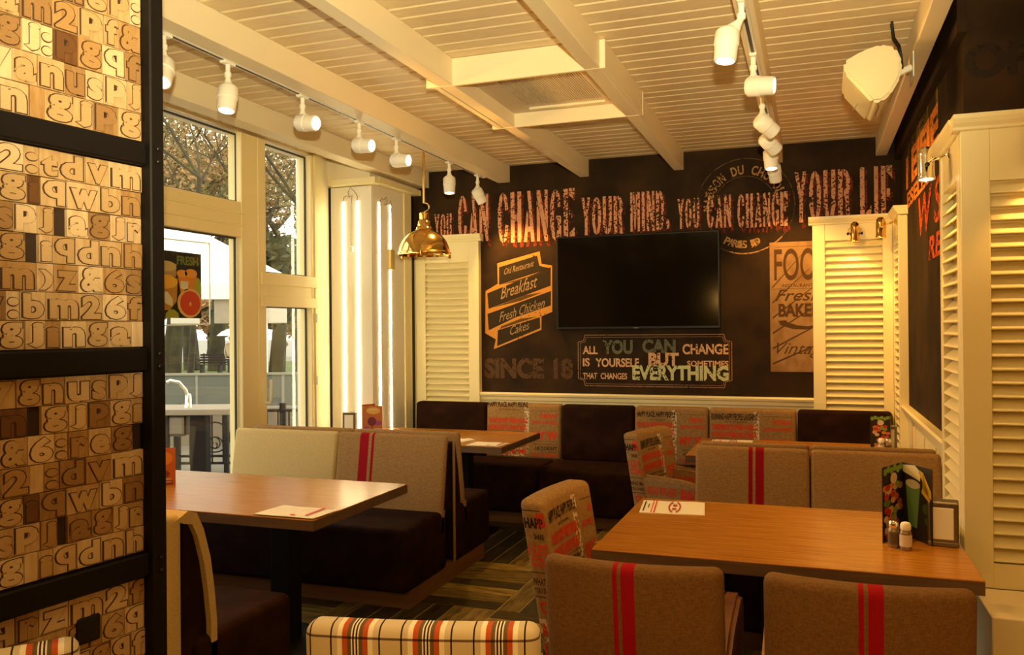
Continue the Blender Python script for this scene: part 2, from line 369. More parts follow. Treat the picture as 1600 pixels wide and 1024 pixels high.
for z in (1.12, 1.62): obj('hinge', lathe([(.008, 0), (.008, .07)], 10, Matrix.Translation((.07, .73, z))), WHITE, w2)
# dado rails and wainscot
def rail_profile(t): return [(0, .90), (0, 1.00), (-.045, 1.00), (-.055, .988), (-.050, .972), (-.030, .962), (-.026, .935), (-.015, .925), (-.012, .90)]
r = struct(obj('trim_1', prism([(BY + p, z) for p, z in rail_profile(0)], 'x', -2.785, .0), CREAMW))
obj('wainscot', box(-2.785, .0, BY - .012, BY, 0, .90), CREAMW, r)
r = struct(obj('trim_2', prism([(RX + p, z) for p, z in rail_profile(0)], 'y', 4.39, 6.41), CREAMW))
obj('wainscot', box(RX - .012, RX, 4.39, 6.41, 0, .90), CREAMW, r)
for yy in (4.95, 5.45, 5.95): obj('batten', box(RX - .024, RX - .012, yy, yy + .03, .0, .90, .003, 1), CREAMW, r)

# ------------------------------------------------------------------ lettering and prints on the back wall
def onback(u, v, off): return (u, BY - .002 - off, v)
PINKT = mat_worn('worn salmon paint', (.62, .30, .17), .44, 60, .04)
REDSH = mat_worn('worn dark red paint', (.16, .022, .010), .50, 40, .10)
TXT = [('YOU', -3.22, -3.05, 2.36, 2.60), ('CAN', -2.985, -2.695, 2.335, 2.755), ('CHANGE', -2.605, -1.905, 2.312, 2.755), ('YOUR', -1.845, -1.49, 2.345, 2.665),
       ('MIND,', -1.425, -1.10, 2.355, 2.685), ('YOU', -1.035, -.86, 2.36, 2.605), ('CAN', -.80, -.61, 2.355, 2.615), ('CHANGE', -.56, -.18, 2.345, 2.615),
       ('YOUR', -.125, .275, 2.365, 2.76), ('LIF', .345, .57, 2.37, 2.765)]
OL = [(.46, 1), (.2, .93), (.0, .66), (.0, .32), (.2, .06), (.46, 0), (.46, .11), (.34, .26), (.34, .74), (.46, .89)]
def flipx(p): return [(1 - x, y) for x, y in p[::-1]]
def bar(a, b, y0=0, y1=1): return [(a, y0), (b, y0 + .01), (b, y1 - .012), (a, y1)]
CT = [(.55, 1), (.84, .92), (1, .66), (.70, .64), (.67, .78), (.55, .89)]
CB = [(x, 1 - y) for x, y in CT[::-1]]
ARM = [(.50, 1), (1, 1), (1, .74), (.82, .80), (.50, .87)]
STENCIL = {'Y': [[(0, 1), (.32, 1), (.50, .60), (.36, .45)], [(.70, 1), (1, 1), (.70, .50), (.68, 0), (.36, 0), (.38, .40)]], 'O': [OL, flipx(OL)],
  'U': [[(0, 1), (.34, 1), (.34, .28), (.46, .12), (.46, 0), (.2, .05), (0, .30)], flipx([(0, 1), (.34, 1), (.34, .28), (.46, .12), (.46, 0), (.2, .05), (0, .30)])],
  'C': [OL, CT, CB], 'A': [[(0, 0), (.30, 0), (.44, .52), (.30, .62)], [(.34, 1), (.64, 1), (1, 0), (.68, 0), (.46, .66)], [(.36, .20), (.62, .20), (.58, .30), (.40, .30)]],
  'N': [[(0, 0), (.28, 0), (.28, .52), (0, .80)], [(0, 1), (.32, 1), (1, .10), (1, 0), (.72, 0), (0, .90)], [(.72, .48), (.72, 1), (1, 1), (1, .22)]],
  'H': [[(0, 0), (.36, 0), (.36, .40), (.47, .44), (.47, .54), (.36, .58), (.36, 1), (0, 1)], [(1, 1), (.64, 1), (.64, .58), (.53, .54), (.53, .44), (.64, .40), (.64, 0), (1, 0)]],
  'G': [OL, CT, [(.55, .48), (1, .48), (1, .04), (.86, .10), (.55, 0), (.55, .12), (.68, .24), (.68, .38), (.55, .40)]],
  'E': [bar(0, .40), ARM, [(x, 1 - y) for x, y in ARM[::-1]], [(.50, .42), (.78, .42), (.78, .57), (.50, .57)]], 'F': [bar(0, .40), ARM, [(.50, .40), (.80, .40), (.80, .56), (.50, .56)]],
  'R': [bar(0, .38), [(.47, 1), (.8, .95), (1, .80), (1, .62), (.86, .52), (.90, .30), (1, 0), (.68, 0), (.60, .40), (.47, .47), (.47, .58), (.66, .62), (.66, .84), (.47, .89)]],
  'M': [bar(0, .24), [(.27, 1), (.42, 1), (.53, .50), (.53, .06), (.44, .06)], [(.73, 1), (.56, .06), (.565, .50), (.60, 1)], bar(.76, 1)], 'I': [bar(.1, .9)],
  'D': [bar(0, .38), [(.47, 1), (.76, .95), (1, .70), (1, .30), (.76, .05), (.47, 0), (.47, .11), (.66, .26), (.66, .74), (.47, .89)]], 'L': [bar(0, .40), [(.50, 0), (1, 0), (1, .26), (.82, .18), (.50, .12)]], ',': [[(.2, .02), (.8, .05), (.95, .16), (.8, .27), (.3, .27), (.1, .16)]]}
def stencil(word, u0, u1, v0, v1):
    ws = [{'I': .45, 'M': 1.25, ',': .5}.get(c, 1.0) for c in word]; gap = .22; k = (u1 - u0) / (sum(ws) + gap * (len(word) - 1)); u = u0; out = []
    for c, w in zip(word, ws):
        out += [('P', [(u + x * w * k, v0 + y * (v1 - v0)) for x, y in p]) for p in STENCIL[c]]; u += (w + gap) * k
    return out
for t_, a_, b_, c_, d_ in TXT:
    decal('painted_shadow', wall_back, REDSH, stencil(t_, a_ + .020, b_ + .020, c_ - .045, d_ - .02), onback, .0005, True)
    decal('painted_lettering', wall_back, PINKT, stencil(t_, a_, b_, c_, d_), onback, .0015, True)
# round chocolate stamp
STAMP = mat_worn('worn ochre paint', (.38, .20, .07), .46, 70, .05)
FAINT = mat_worn('faint ochre paint', (.10, .052, .020), .42, 30, .12)
def ring(cu, cv, r0, r1, a0=0, a1=360, n=60):
    out = []
    for i in range(n):
        p = R(a0 + (a1 - a0) * i / n); q = R(a0 + (a1 - a0) * (i + 1) / n)
        out.append(('P', [(cu + r0 * math.cos(p), cv + r0 * math.sin(p)), (cu + r1 * math.cos(p), cv + r1 * math.sin(p)), (cu + r1 * math.cos(q), cv + r1 * math.sin(q)), (cu + r0 * math.cos(q), cv + r0 * math.sin(q))]))
    return out
cu, cv = -.505, 2.518
decal('stamp_ring', wall_back, FAINT, ring(cu, cv, .375, .383), onback, .0003, True)
decal('stamp_ring', wall_back, FAINT, ring(cu, cv, .235, .241, 20, 170, 30), onback, .0003, True)
decal('stamp_arc', wall_back, STAMP, ring(cu, cv, .374, .384, 252, 318, 16), onback, .0006, True)
def arc(s, a0, a1, r, h, w, flip=False):
    vs = []; fs = []; n = len(s)
    for i, ch in enumerate(s):
        if ch == ' ': continue
        a = R(a0 + (a1 - a0) * (i + .5) / n); V, F = glyphs(ch, .03); b = len(vs)
        for x, y in V:
            lx = (x - .5) * w; ly = (y - .5) * h
            if flip: tx, ty = (-math.sin(a), math.cos(a)), (-math.cos(a), -math.sin(a))
            else: tx, ty = (math.sin(a), -math.cos(a)), (math.cos(a), math.sin(a))
            vs.append((cu + r * math.cos(a) + tx[0] * lx + ty[0] * ly, cv + r * math.sin(a) + tx[1] * lx + ty[1] * ly))
        fs += [tuple(k + b for k in f) for f in F]
    return vs, fs
for nm, args in (('stamp_lettering', ('MAISON DU CHOCOLAT', 186, -6, .29, .075, .045)), ('stamp_lettering', ('PARIS 19', 240, 292, .305, .062, .042, True))):
    vs, fs = arc(*args); me = bpy.data.meshes.new(nm); me.from_pydata([onback(u, v, .0008) for u, v in vs], [], fs); me.materials.append(STAMP)
    o = bpy.data.objects.new(nm, me); COL.objects.link(o); o.parent = wall_back
# ribbon banner with menu words
OCH = mat_worn('ochre banner paint', (.52, .235, .045), .30, 45, .05)
DK = mat('banner ground', (.034, .022, .010), .8, spec=.15)
CRM = mat_worn('chalk cream paint', (.34, .22, .11), .38, 110, .06)
decal('banner', wall_back, OCH, [('P', [(-2.615, 2.135), (-2.222, 2.225), (-2.205, 2.115), (-2.11, 2.10), (-2.112, 1.70), (-2.21, 1.662), (-2.212, 1.545), (-2.655, 1.378), (-2.635, 1.465), (-2.735, 1.52), (-2.728, 1.892), (-2.612, 1.955)])], onback, .0004)
rib = [[(-2.598, 2.100), (-2.245, 2.190), (-2.225, 2.10), (-2.130, 2.075), (-2.6, 1.945)],
       [(-2.712, 1.872), (-2.122, 2.085), (-2.125, 1.925), (-2.700, 1.735)], 
       [(-2.712, 1.69), (-2.122, 1.88), (-2.125, 1.755), (-2.45, 1.655), (-2.70, 1.545)], [(-2.615, 1.545), (-2.225, 1.655), (-2.222, 1.56), (-2.622, 1.405)]]
decal('banner_ribbon', wall_back, DK, [('P', p) for p in rib], onback, .0007)
dif = mat('banner fold', (.10, .052, .016), .8, spec=.15)
decal('banner_fold', wall_back, dif, [('P', [(-2.60, 1.945), (-2.35, 2.005), (-2.15, 2.055), (-2.45, 1.965)]), ('P', [(-2.66, 1.745), (-2.35, 1.85), (-2.20, 1.87), (-2.40, 1.80)]), ('P', [(-2.6, 1.555), (-2.25, 1.66), (-2.40, 1.645), (-2.58, 1.58)])], onback, .0009)
decal('banner_lettering', wall_back, CRM, [('T', 'Old Restaurant', -2.55, -2.275, 2.03, 2.085, .0, .35, .25), ('T', 'Breakfast', -2.585, -2.245, 1.815, 1.925, .003, .35, .30), ('T', 'Fresh Chicken', -2.60, -2.18, 1.615, 1.70, .0, .35, .30), ('T', 'Cakes', -2.50, -2.32, 1.50, 1.575, .0, .35, .30)], onback, .0012)
# long sign under the television
SG = mat_worn('worn grey green paint', (.12, .12, .075), .42, 60, .05); SP = mat_worn('worn peach paint', (.62, .36, .20), .38, 70, .05); SL = mat_worn('worn pale green paint', (.52, .52, .28), .40, 60, .05)
LINE = mat_worn('worn brown line', (.28, .15, .085), .36, 60, .08)
def frame_line(x0, x1, z0, z1, c, w):
    return [('L', [(x0 + c, z1), (x1 - c, z1), (x1 - c * .8, z1 - c * .8), (x1, z1 - c), (x1, z0 + c), (x1 - c * .8, z0 + c * .8), (x1 - c, z0), (x0 + c, z0), (x0 + c * .8, z0 + c * .8), (x0, z0 + c), (x0, z1 - c), (x0 + c * .8, z1 - c * .8), (x0 + c, z1)], w)]
decal('sign_border', wall_back, LINE, frame_line(-1.885, -.615, 1.068, 1.497, .06, .007) + frame_line(-1.865, -.635, 1.085, 1.478, .05, .004), onback, .0004)
decal('sign_lettering', wall_back, SP, [('T', 'ALL', -1.845, -1.715, 1.335, 1.405, .03), ('T', 'CHANGE', -1.005, -.640, 1.335, 1.420, .03), ('T', 'IS', -1.845, -1.785, 1.232, 1.302, .03), ('T', 'YOURSELF', -1.735, -1.365, 1.228, 1.302, .03),
      ('T', 'BUT', -1.285, -1.035, 1.238, 1.348, .045), ('T', 'SOMETIMES', -.97, -.640, 1.235, 1.285, .03), ('T', 'THAT', -1.845, -1.72, 1.125, 1.178, .025), ('T', 'CHANGES', -1.69, -1.465, 1.125, 1.178, .025)], onback, .0012)
decal('sign_lettering', wall_back, SG, [('T', 'YOU', -1.675, -1.415, 1.335, 1.455, .045), ('T', 'CAN', -1.335, -1.06, 1.345, 1.460, .045)], onback, .0008)
decal('sign_lettering', wall_back, SL, [('T', 'EVERYTHING', -1.42, -.640, 1.120, 1.245, .045)], onback, .0016)
SINC = mat_worn('faded brown paint', (.085, .042, .018), .38, 40, .10)
decal('faded_lettering', wall_back, SINC, [('T', 'SINCE 18', -2.745, -1.93, 1.12, 1.30, .05)], onback, .0004)
# paper food poster
POST = mat('poster paper', (.34, .195, .085), .8, var=(5, (.25, .13, .05), .4, .62), stretch=(2.2, 1, 1.2), spec=.15); PDK = mat('poster ink', (.085, .042, .016), .8, spec=.1)
post = decal('food_poster', wall_back, POST, [('R', -.318, .06, 1.20, 2.218)], onback, .0004)
decal('poster_streak', post, PDK, [('P', [(-.30, 1.87 - .12 * k), (-.05 + .03 * k, 2.15 - .14 * k), (-.06 + .03 * k, 2.135 - .14 * k), (-.30, 1.855 - .12 * k)]) for k in range(6)], onback, .0006)
decal('poster_lettering', post, PDK, [('T', 'FOOD', -.285, .14, 1.915, 2.165, .012), ('T', 'RESTAURANT DINER', -.225, .12, 1.862, 1.888, .012), ('T', 'Fresh', -.28, .06, 1.755, 1.845, .01, .35), ('T', 'BAKERY', -.255, .12, 1.63, 1.735, .04), ('T', 'Vintage', -.27, .12, 1.31, 1.43, -.004, .45),
      ('P', [(-.26, 1.60), (-.24, 1.565), (-.15, 1.535), (-.05, 1.53), (.05, 1.56), (.05, 1.575), (-.04, 1.555), (-.12, 1.565), (-.19, 1.59), (-.20, 1.605)]), ('L', [(-.30, 1.85), (.06, 1.85)], .003), ('L', [(-.27, 2.18), (.06, 2.18)], .003)], onback, .0009)
# right wall: orange words, and big faint capitals on the return
def onright(u, v, off): return (RX - .002 - off, u, v)
ORG = mat_worn('worn orange paint', (.60, .20, .035), .42, 45, .06); ORR = mat_worn('worn red orange paint', (.50, .07, .02), .46, 40, .06); OLV = mat_worn('worn olive paint', (.14, .10, .03), .45, 40, .06)
decal('painted_lettering', wall_right, OLV, [('T', 'I UFIL I', 6.35, 4.85, 2.60, 2.82, .04)], onright, .0005)
decal('painted_lettering', wall_right, ORG, [('T', 'I EIEIE', 6.45, 4.85, 2.50, 2.72, .05), ('T', 'ESELLE', 6.40, 5.20, 2.36, 2.47, .04)], onright, .0010)
decal('painted_lettering', wall_right, ORR, [('T', 'W S', 5.75, 4.75, 2.10, 2.34, .02, .2), ('T', 'RE', 5.3, 4.75, 1.92, 2.05, .03, .2)], onright, .0010)
def onreturn(u, v, off): return (u, 4.096 - off, v)
FNT = mat_worn('faint black paint', (.019, .010, .005), .34, 30, .12)
decal('faded_lettering', wall_return, FNT, [('T', 'OPEN', .63, 1.13, 2.62, 2.77, .05)], onreturn, .0004)

# ================================================================== JOINERY
SLATM = {}
def louvre_panel(name, label, w, loc, rotz, z0, z1, margin, slat_z0, slat_z1, crown=(.025, .025), group=None):
    """front faces local -y, x runs 0..w"""
    t = thing(name, label, 'louvred panel', loc, rotz, group); th = .06
    obj('stile', box(0, margin[0], 0, th, z0, z1, .003, 1), CREAMW, t); obj('stile', box(w - margin[1], w, 0, th, z0, z1, .003, 1), CREAMW, t)
    obj('top_rail', box(margin[0], w - margin[1], .006, th, slat_z1, z1), CREAMW, t); obj('bottom_rail', box(margin[0], w - margin[1], .006, th, z0, slat_z0), CREAMW, t)
    obj('back_board', box(margin[0], w - margin[1], th - .012, th, slat_z0, slat_z1), CREAMW, t)
    sw = w - margin[0] - margin[1]; key = round(sw, 3)
    if key not in SLATM:
        b = box(0, sw, -.004, .004, -.033, .033, .0025, 1); b.transform(Matrix.Rotation(R(-46), 4, 'X')); o = obj('slat', b, CREAMW); SLATM[key] = o.data; bpy.data.objects.remove(o)
    z = slat_z1 - .028
    while z > slat_z0 + .01:
        obj('slat', SLATM[key], None, t, (margin[0], .026, z)); z -= .0545
    if crown is not None:
        pr = [(th, z1), (0, z1), (-.006, z1 + .004), (-.008, z1 + .014), (-.022, z1 + .028), (-.032, z1 + .045), (-.034, z1 + .062), (th, z1 + .062)]
        obj('crown', prism([(a, c) for a, c in pr], 'x', -crown[0], w + crown[1]), CREAMW, t)
    return t
# back wall, left and right of the dark mural
louvre_panel('louvred_panel', 'cream louvred panel left of the chalkboard mural, beside the brass pendant', .63, (-3.40, BY - .06, 0), 0, .3, 2.335, (.11, .10), .5, 2.155)
louvre_panel('louvred_panel', 'cream louvred panel right of the mural under two small brass spotlights', .565, (.0, BY - .06, 0), 0, .3, 2.33, (.09, .07), .5, 2.21, (.028, 0))
# on the right wall, local x runs towards the camera
louvre_panel('louvred_panel', 'narrow cream louvred panel turning the far right corner, seen edge on', .43, (RX - .06, 6.84, 0), R(-90), .3, 2.33, (.05, .06), .5, 2.20, (0, .028))
# near column: side face and wide front face
louvre_panel('louvred_panel', 'cream louvred side face of the near column by the chrome spotlight', .54, (RX - .06, 4.39, 0), R(-90), 0, 2.335, (.06, .05), .25, 2.16, (.028, .0))
louvre_panel('louvred_panel', 'wide cream louvred panel at the right edge above the white ledge', .93, (RX - .06, 3.79, 0), 0, .50, 2.335, (.105, .105), .60, 2.13, (.028, 0))
col = tag(obj('boxed_column', box(.628, 1.49, 3.852, 4.095, 0, 2.385, .003, 1), CREAMW), 'cream boxed column carrying the wide louvred panel', 'column')
led = tag(obj('ledge', box(.595, 1.55, 3.42, 3.788, .0, .50, .006, 2), CREAM), 'low white ledge below the wide louvred panel at the right edge', 'ledge')

# LED lit cabinet in the far left corner
cab = thing('light_cabinet', 'white corner cabinet with four vertical light strips beside the window', 'cabinet', (-3.40, 6.07, 0))
SAT = mat('satin white panel', (.80, .76, .66), .35)
obj('front_panel', box(-.385, 0, 0, .02, 0, 2.745, .002, 1), SAT, cab); obj('side_panel', box(-.02, 0, .02, .56, 0, 2.76, .002, 1), SAT, cab)
obj('jamb', box(-.03, .012, .565, .70, 0, 2.77, .003, 1), CREAMW, cab); obj('black_channel', box(-.03, 0.0, .70, .765, 0, 2.77), BLACK, cab)
obj('black_channel', box(-.398, -.387, -.012, .02, 0, 2.745), BLACK, cab)
obj('lintel', box(-.362, .08, -.085, .0, 2.748, 2.80, .003, 1), CREAMW, cab); obj('lintel', box(-.395, .08, .0, .765, 2.762, 2.812, .003, 1), CREAMW, cab)
LEDM = mat_emit('led strip glow', (1.0, .82, .42), 30.0)
_n = LEDM.node_tree.nodes; _l = LEDM.node_tree.links
_t = _n.new('ShaderNodeTexCoord'); _s = _n.new('ShaderNodeSeparateXYZ'); _d = _n.new('ShaderNodeMath'); _d.operation = 'MULTIPLY'; _d.inputs[1].default_value = 1 / .0165
_f = _n.new('ShaderNodeMath'); _f.operation = 'PINGPONG'; _f.inputs[1].default_value = .5; _r = _n.new('ShaderNodeMapRange'); _r.inputs['From Min'].default_value = .12; _r.inputs['From Max'].default_value = .3; _r.inputs['To Min'].default_value = 6; _r.inputs['To Max'].default_value = 52
_l.new(_t.outputs['Object'], _s.inputs[0]); _l.new(_s.outputs[2], _d.inputs[0]); _l.new(_d.outputs[0], _f.inputs[0]); _l.new(_f.outputs[0], _r.inputs['Value']); _l.new(_r.outputs[0], _n['Emission'].inputs[1])
for x in (-.262, -.130):
    s = obj('led_strip', box(x - .006, x + .006, -.006, -.0005, .60, 2.625), LEDM, cab)
for yy in (.125, .315):
    s = obj('led_strip', box(.0005, .006, yy - .006, yy + .006, .60, 2.625), LEDM, cab)
WIRE = mat('grey flex', (.22, .15, .08), .6)
obj('wire', tube([(-.262, -.008, 2.62), (-.25, -.012, 2.66), (-.22, -.012, 2.67), (-.20, -.012, 2.65), (-.212, -.012, 2.70), (-.19, -.012, 2.735), (-.15, -.012, 2.70), (-.125, -.012, 2.66), (-.130, -.008, 2.625)], .0028, 6), WIRE, cab)
obj('wire', tube([(-.20, -.01, 2.66), (-.175, -.01, 2.67), (-.185, -.008, 2.58), (-.187, -.008, 2.40), (-.19, -.008, 2.30), (-.185, -.012, 2.24)], .0028, 6), WIRE, cab)
obj('plug', box(-.20, -.165, -.03, -.001, 2.20, 2.25, .004, 1), WHITE, cab)
obj('wire', tube([(.008, .125, 2.62), (.012, .15, 2.66), (.012, .19, 2.65), (.012, .23, 2.68), (.012, .25, 2.64), (.012, .20, 2.61), (.012, .26, 2.62), (.012, .31, 2.66), (.012, .33, 2.61), (.008, .315, 2.62)], .0028, 6), WIRE, cab)
obj('driver_box', box(.0008, .03, .275, .35, 2.07, 2.24, .004, 1), mat('driver box', (.55, .40, .14), .5), cab)

# ================================================================== LIGHTS ON THE CEILING AND WALLS
GLOW = mat_emit('lamp lens glow', (1.0, .84, .50), 14.0)
TRACKM = mat('dark track groove', (.05, .04, .03), .5)
def track(label, x, y0, y1, z):
    t = thing('light_track', label, 'light track', (x, y0, z))
    obj('rail', box(-.018, .018, 0, y1 - y0, -.020, 0, .002, 1), WHITE, t); obj('slot', box(-.007, .007, .01, y1 - y0 - .03, -.0212, -.0195), TRACKM, t)
    obj('end_cap', box(-.019, .019, y1 - y0, y1 - y0 + .02, -.022, 0, .003, 1), WHITE, t)
track('white light track under the ceiling beam nearest the windows', -2.622, -1.0, 6.60, 2.862)
track('white light track on the right hand ceiling beam', -.251, -1.0, 6.55, 2.841)
def track_spot(label, x, y, z, aim, energy=60, group='white track spotlights', twist=(0, 0)):
    t = thing('track_spotlight', label, 'spotlight', (x, y, z), 0, group)
    t.scale = (1.18,) * 3
    obj('adapter', box(-.014, .014, -.035, .035, -.012, 0, .003, 1), WHITE, t)
    obj('stem', lathe([(.010, 0), (.010, -.030), (.014, -.034), (.014, -.05), (.009, -.055)], 12, Matrix.Translation((0, 0, -.010))), WHITE, t, smooth=40)
    a = Vector(aim).normalized(); j = Vector((twist[0], twist[1], -.125))
    # tapering arm from the stem into the joint of the head
    d = (j - Vector((0, 0, -.06)))
    obj('arm', lathe([(.009, 0), (.014, .02), (.026, d.length * .6), (.034, d.length), (.030, d.length + .02), (.012, d.length + .032)], 14, aim_mtx((0, 0, -.06), d)), WHITE, t, smooth=50)
    h = obj('head', lathe([(.012, -.034), (.030, -.030), (.040, -.018), (.041, .025), (.038, .028), (.038, .030), (.036, .078), (.034, .080), (.030, .080), (.028, .066), (.002, .066)], 22, aim_mtx(j, a)), WHITE, t, smooth=40)
    obj('lens', lathe([(.0285, .067), (.0285, .0735), (.020, .0760), (.001, .0765)], 20, aim_mtx(j, a)), GLOW, h, smooth=60)
    p = Vector((x, y, z)) + (j + a * .09) * 1.18
    lamp('spot_beam', 'SPOT', p, energy, WARM, .03, a, R(84), .7)
    return t
LS = [(2.885, (.25, -.45, -.85), 'nearest the letter screen, shining at the camera'), (3.306, (.05, -.22, -1), 'second from the letter screen, shining down'), (3.928, (1, -.12, -.16), 'third from the letter screen, turned to the right'),
      (4.535, (1, -.10, -.14), 'fourth from the letter screen, turned to the right'), (5.027, (1, -.08, -.12), 'just left of the pendant rod, turned to the right'), (5.893, (.05, -.10, -1), 'just right of the pendant rod, shining down'), (6.471, (.30, .45, -.85), 'at the far end of the track, aimed at the mural')]
for yy, a, w in LS: track_spot('window side track spotlight ' + w, -2.622, yy, 2.842, a, twist=(0, 0))
RS = [(3.36, (-.08, -.15, -1), 'nearest the camera, shining down', (-.045, -.02)), (4.05, (1, -.15, -.10), 'second from the camera, turned to the right', (0, 0)), (4.78, (.55, .5, -.45), 'third from the camera, aimed at the right wall', (0, 0)),
      (5.25, (.5, .55, -.5), 'fourth from the camera, aimed at the right wall', (0, 0)), (5.70, (.05, -.12, -1), 'fifth from the camera, shining down over the round stamp', (0, 0)), (6.22, (.10, .55, -.8), 'last before the mural, its back to the camera', (0, 0))]
for yy, a, w, tw in RS: track_spot('right hand track spotlight ' + w, -.251, yy, 2.821, a, 9 if a[0] > .9 else 55, twist=tw)
for x in (-2.622, -.251):
    for yy in (.9, -.4): track_spot('white track spotlight behind the camera shining down', x, yy, 2.841 if x < -1 else 2.821, (0, .1, -1), 55)
# unseen globe lamps added behind the camera as warm fill for the ceiling
FILL_GLOBE = mat_emit('fill globe glow', (1.0, .62, .22), 2.0)
for (gx, gy) in ((1.9, -.9), (1.9, 1.6), (-1.5, -1.6), (.3, -2.2)):
    t = thing('added_fill_globe', 'added unseen globe lamp giving warm fill behind the camera', 'pendant lamp', (gx, gy, 2.985), 0, 'added fill globes behind the camera')
    obj('cord', lathe([(.004, 0), (.004, -.62)], 8), BLACK, t); obj('ceiling_rose', lathe([(.045, 0), (.045, -.02), (.01, -.04)], 16), BRASS, t, smooth=40)
    obj('globe', lathe([(.03 + .09 * math.sin(math.pi * (i + .5) / 12) if 0 else .125 * math.sin(math.pi * i / 14), .125 * math.cos(math.pi * i / 14)) for i in range(15)], 20, Matrix.Translation((0, 0, -.74)), caps=False), FILL_GLOBE, t, smooth=60)
    lamp('fill_globe_light', 'POINT', (gx, gy, 2.06), 30, WARM, .12)
# brass pendant over the far table
pen = thing('brass_pendant', 'polished brass dome pendant lamp on a thin rod over the far window table', 'pendant lamp', (-2.842, 5.90, 2.985))
obj('ceiling_rose', lathe([(.05, 0), (.05, -.012), (.02, -.03)], 20), BRASS, pen, smooth=40)
obj('rod', lathe([(.0095, 0), (.0095, -.445)], 12), BRASS, pen, smooth=40)
obj('hook', tube([(0, 0, -.44), (.03, 0, -.45), (.045, 0, -.475), (.035, 0, -.50), (.0, 0, -.515), (0, 0, -.53)], .005, 8), BRASS, pen, smooth=50)
obj('socket_cup', lathe([(.012, -.520), (.036, -.520), (.038, -.53), (.036, -.575), (.046, -.585), (.052, -.625), (.060, -.632), (.066, -.655)], 24), BRASS, pen, smooth=40)
dome = [(.060, -.655), (.10, -.672), (.140, -.700), (.172, -.740), (.192, -.785), (.200, -.825), (.208, -.832), (.210, -.845), (.205, -.848)]
shade = obj('shade', lathe(dome + [(r_ - .004, z_ - .002) for r_, z_ in dome[::-1]], 40, caps=False), BRASS, pen, smooth=35)
for a in (20, 140, 260): obj('clip', box(-.008, .008, .205, .226, -.868, -.83, .003, 1), BRASS, shade, rot=(0, 0, R(a + 180)))
obj('bulb', lathe([(.012, -.66), (.03, -.70), (.035, -.735), (.025, -.765), (.004, -.775)], 16), mat('frosted bulb', (.7, .6, .45), .5), pen, smooth=50)
# small brass spotlights on the louvred panels
def picture_spot(label, loc, rotz, m, energy, tilt=0, bracket=.10):
    """bracket runs back along local +y to the panel"""
    t = thing('wall_spotlight', label, 'spotlight', loc, rotz, 'small wall spotlights')
    hd = obj('head', lathe([(.004, .088), (.018, .085), (.030, .070), (.034, .045), (.034, -.045), (.037, -.050), (.037, -.060), (.033, -.062), (.031, -.052), (.002, -.052)], 22, Matrix.Rotation(tilt, 4, 'Y')), m, t, smooth=40)
    obj('lens', lathe([(.030, -.053), (.022, -.057), (.001, -.058)], 18, Matrix.Rotation(tilt, 4, 'Y')), GLOW, hd, smooth=50)
    bm = tube([(-.040, .0, .01), (-.046, .03, .03), (-.030, bracket - .02, .05), (0, bracket, .05), (.030, bracket - .02, .05), (.046, .03, .03), (.040, .0, .01)], .003, 6)
    obj('bracket', bm, m, t, smooth=50)
    for s in (-1, 1): obj('knob', lathe([(.004, .030), (.004, .040), (.010, .041), (.010, .054), (.004, .056)], 12, Matrix.Rotation(s * math.pi / 2, 4, 'Y') @ Matrix.Translation((0, 0, .0))), BLACK, t, smooth=40)
    obj('wall_plate', lathe([(.022, 0), (.022, .008), (.012, .012)], 18, Matrix.Translation((0, bracket, .05)) @ Matrix.Rotation(math.pi / 2, 4, 'X')), m, t, smooth=40)
    M3 = Matrix.Rotation(rotz, 3, 'Z') @ Matrix.Rotation(tilt, 3, 'Y')
    lamp('wall_spot_beam', 'SPOT', Vector(loc) + M3 @ Vector((0, 0, -.075)), energy, WARM, .02, M3 @ Vector((0, .22, -1)), R(95), .6)
    return t
picture_spot('small brass spotlight on the louvred panel right of the mural', (.298, 6.74, 2.245), 0, BRASS, 9)
picture_spot('small brass spotlight in the far right corner reaching from the side panel', (.465, 6.58, 2.25), R(-90), BRASS, 9)
picture_spot('chrome spotlight on the side of the near right column', (.475, 4.10, 2.255), R(-90), CHROME, 14, R(-6))
picture_spot('brass spotlight at the top of the wide right hand louvred panel', (.865, 3.69, 2.25), 0, BRASS, 10)

# loudspeaker on the right hand beam
SPK = mat('speaker shell', (.72, .64, .42), .5)
sp_ = thing('wall_speaker', 'white wedge shaped loudspeaker on a bracket at the right ceiling beam', 'speaker', (.27, 4.18, 2.66))
sec = [(.143, 2.784), (.223, 2.825), (.302, 2.847), (.368, 2.825), (.394, 2.755), (.386, 2.685), (.345, 2.612), (.306, 2.580), (.264, 2.580), (.205, 2.655), (.148, 2.727)]
bm = prism([(x - .27, z - 2.66) for x, z in sec], 'y', 0, .40)
for v in bm.verts:
    if v.co.y > .1: v.co.x = v.co.x * .94 - .005; v.co.z = v.co.z * .94
bmesh.ops.recalc_face_normals(bm, faces=bm.faces); bmesh.ops.bevel(bm, geom=[e for e in bm.edges], offset=.014, segments=4, affect='EDGES')
shell = obj('shell', bm, SPK, sp_, smooth=60)
obj('badge', box(-.022, .022, -.008, .008, 0, .002), GREY, shell, (-.068, .20, -.048), (0, R(127 + 180), 0))
obj('seam', tube([(.02, .02, -.083), (.028, .10, -.0835), (.022, .2, -.083), (.03, .30, -.081)], .002, 5), GREY, shell)
obj('bracket_arm', tube([(.09, .20, .08), (.13, .20, .10), (.18, .20, .12)], .016, 8), WHITE, sp_, smooth=40)
obj('bracket_plate', box(.180, .186, .14, .26, .06, .18, .002, 1), WHITE, sp_)
for k in (0, 1): obj('cable', tube([(.14, .19 + .03 * k, .11), (.135, .19 + .03 * k, .18), (.125, .17 + .03 * k, .22), (.10, .14 + .03 * k, .25), (.09, .12 + .03 * k, .322)], .006, 6), BLACK, sp_, smooth=50)

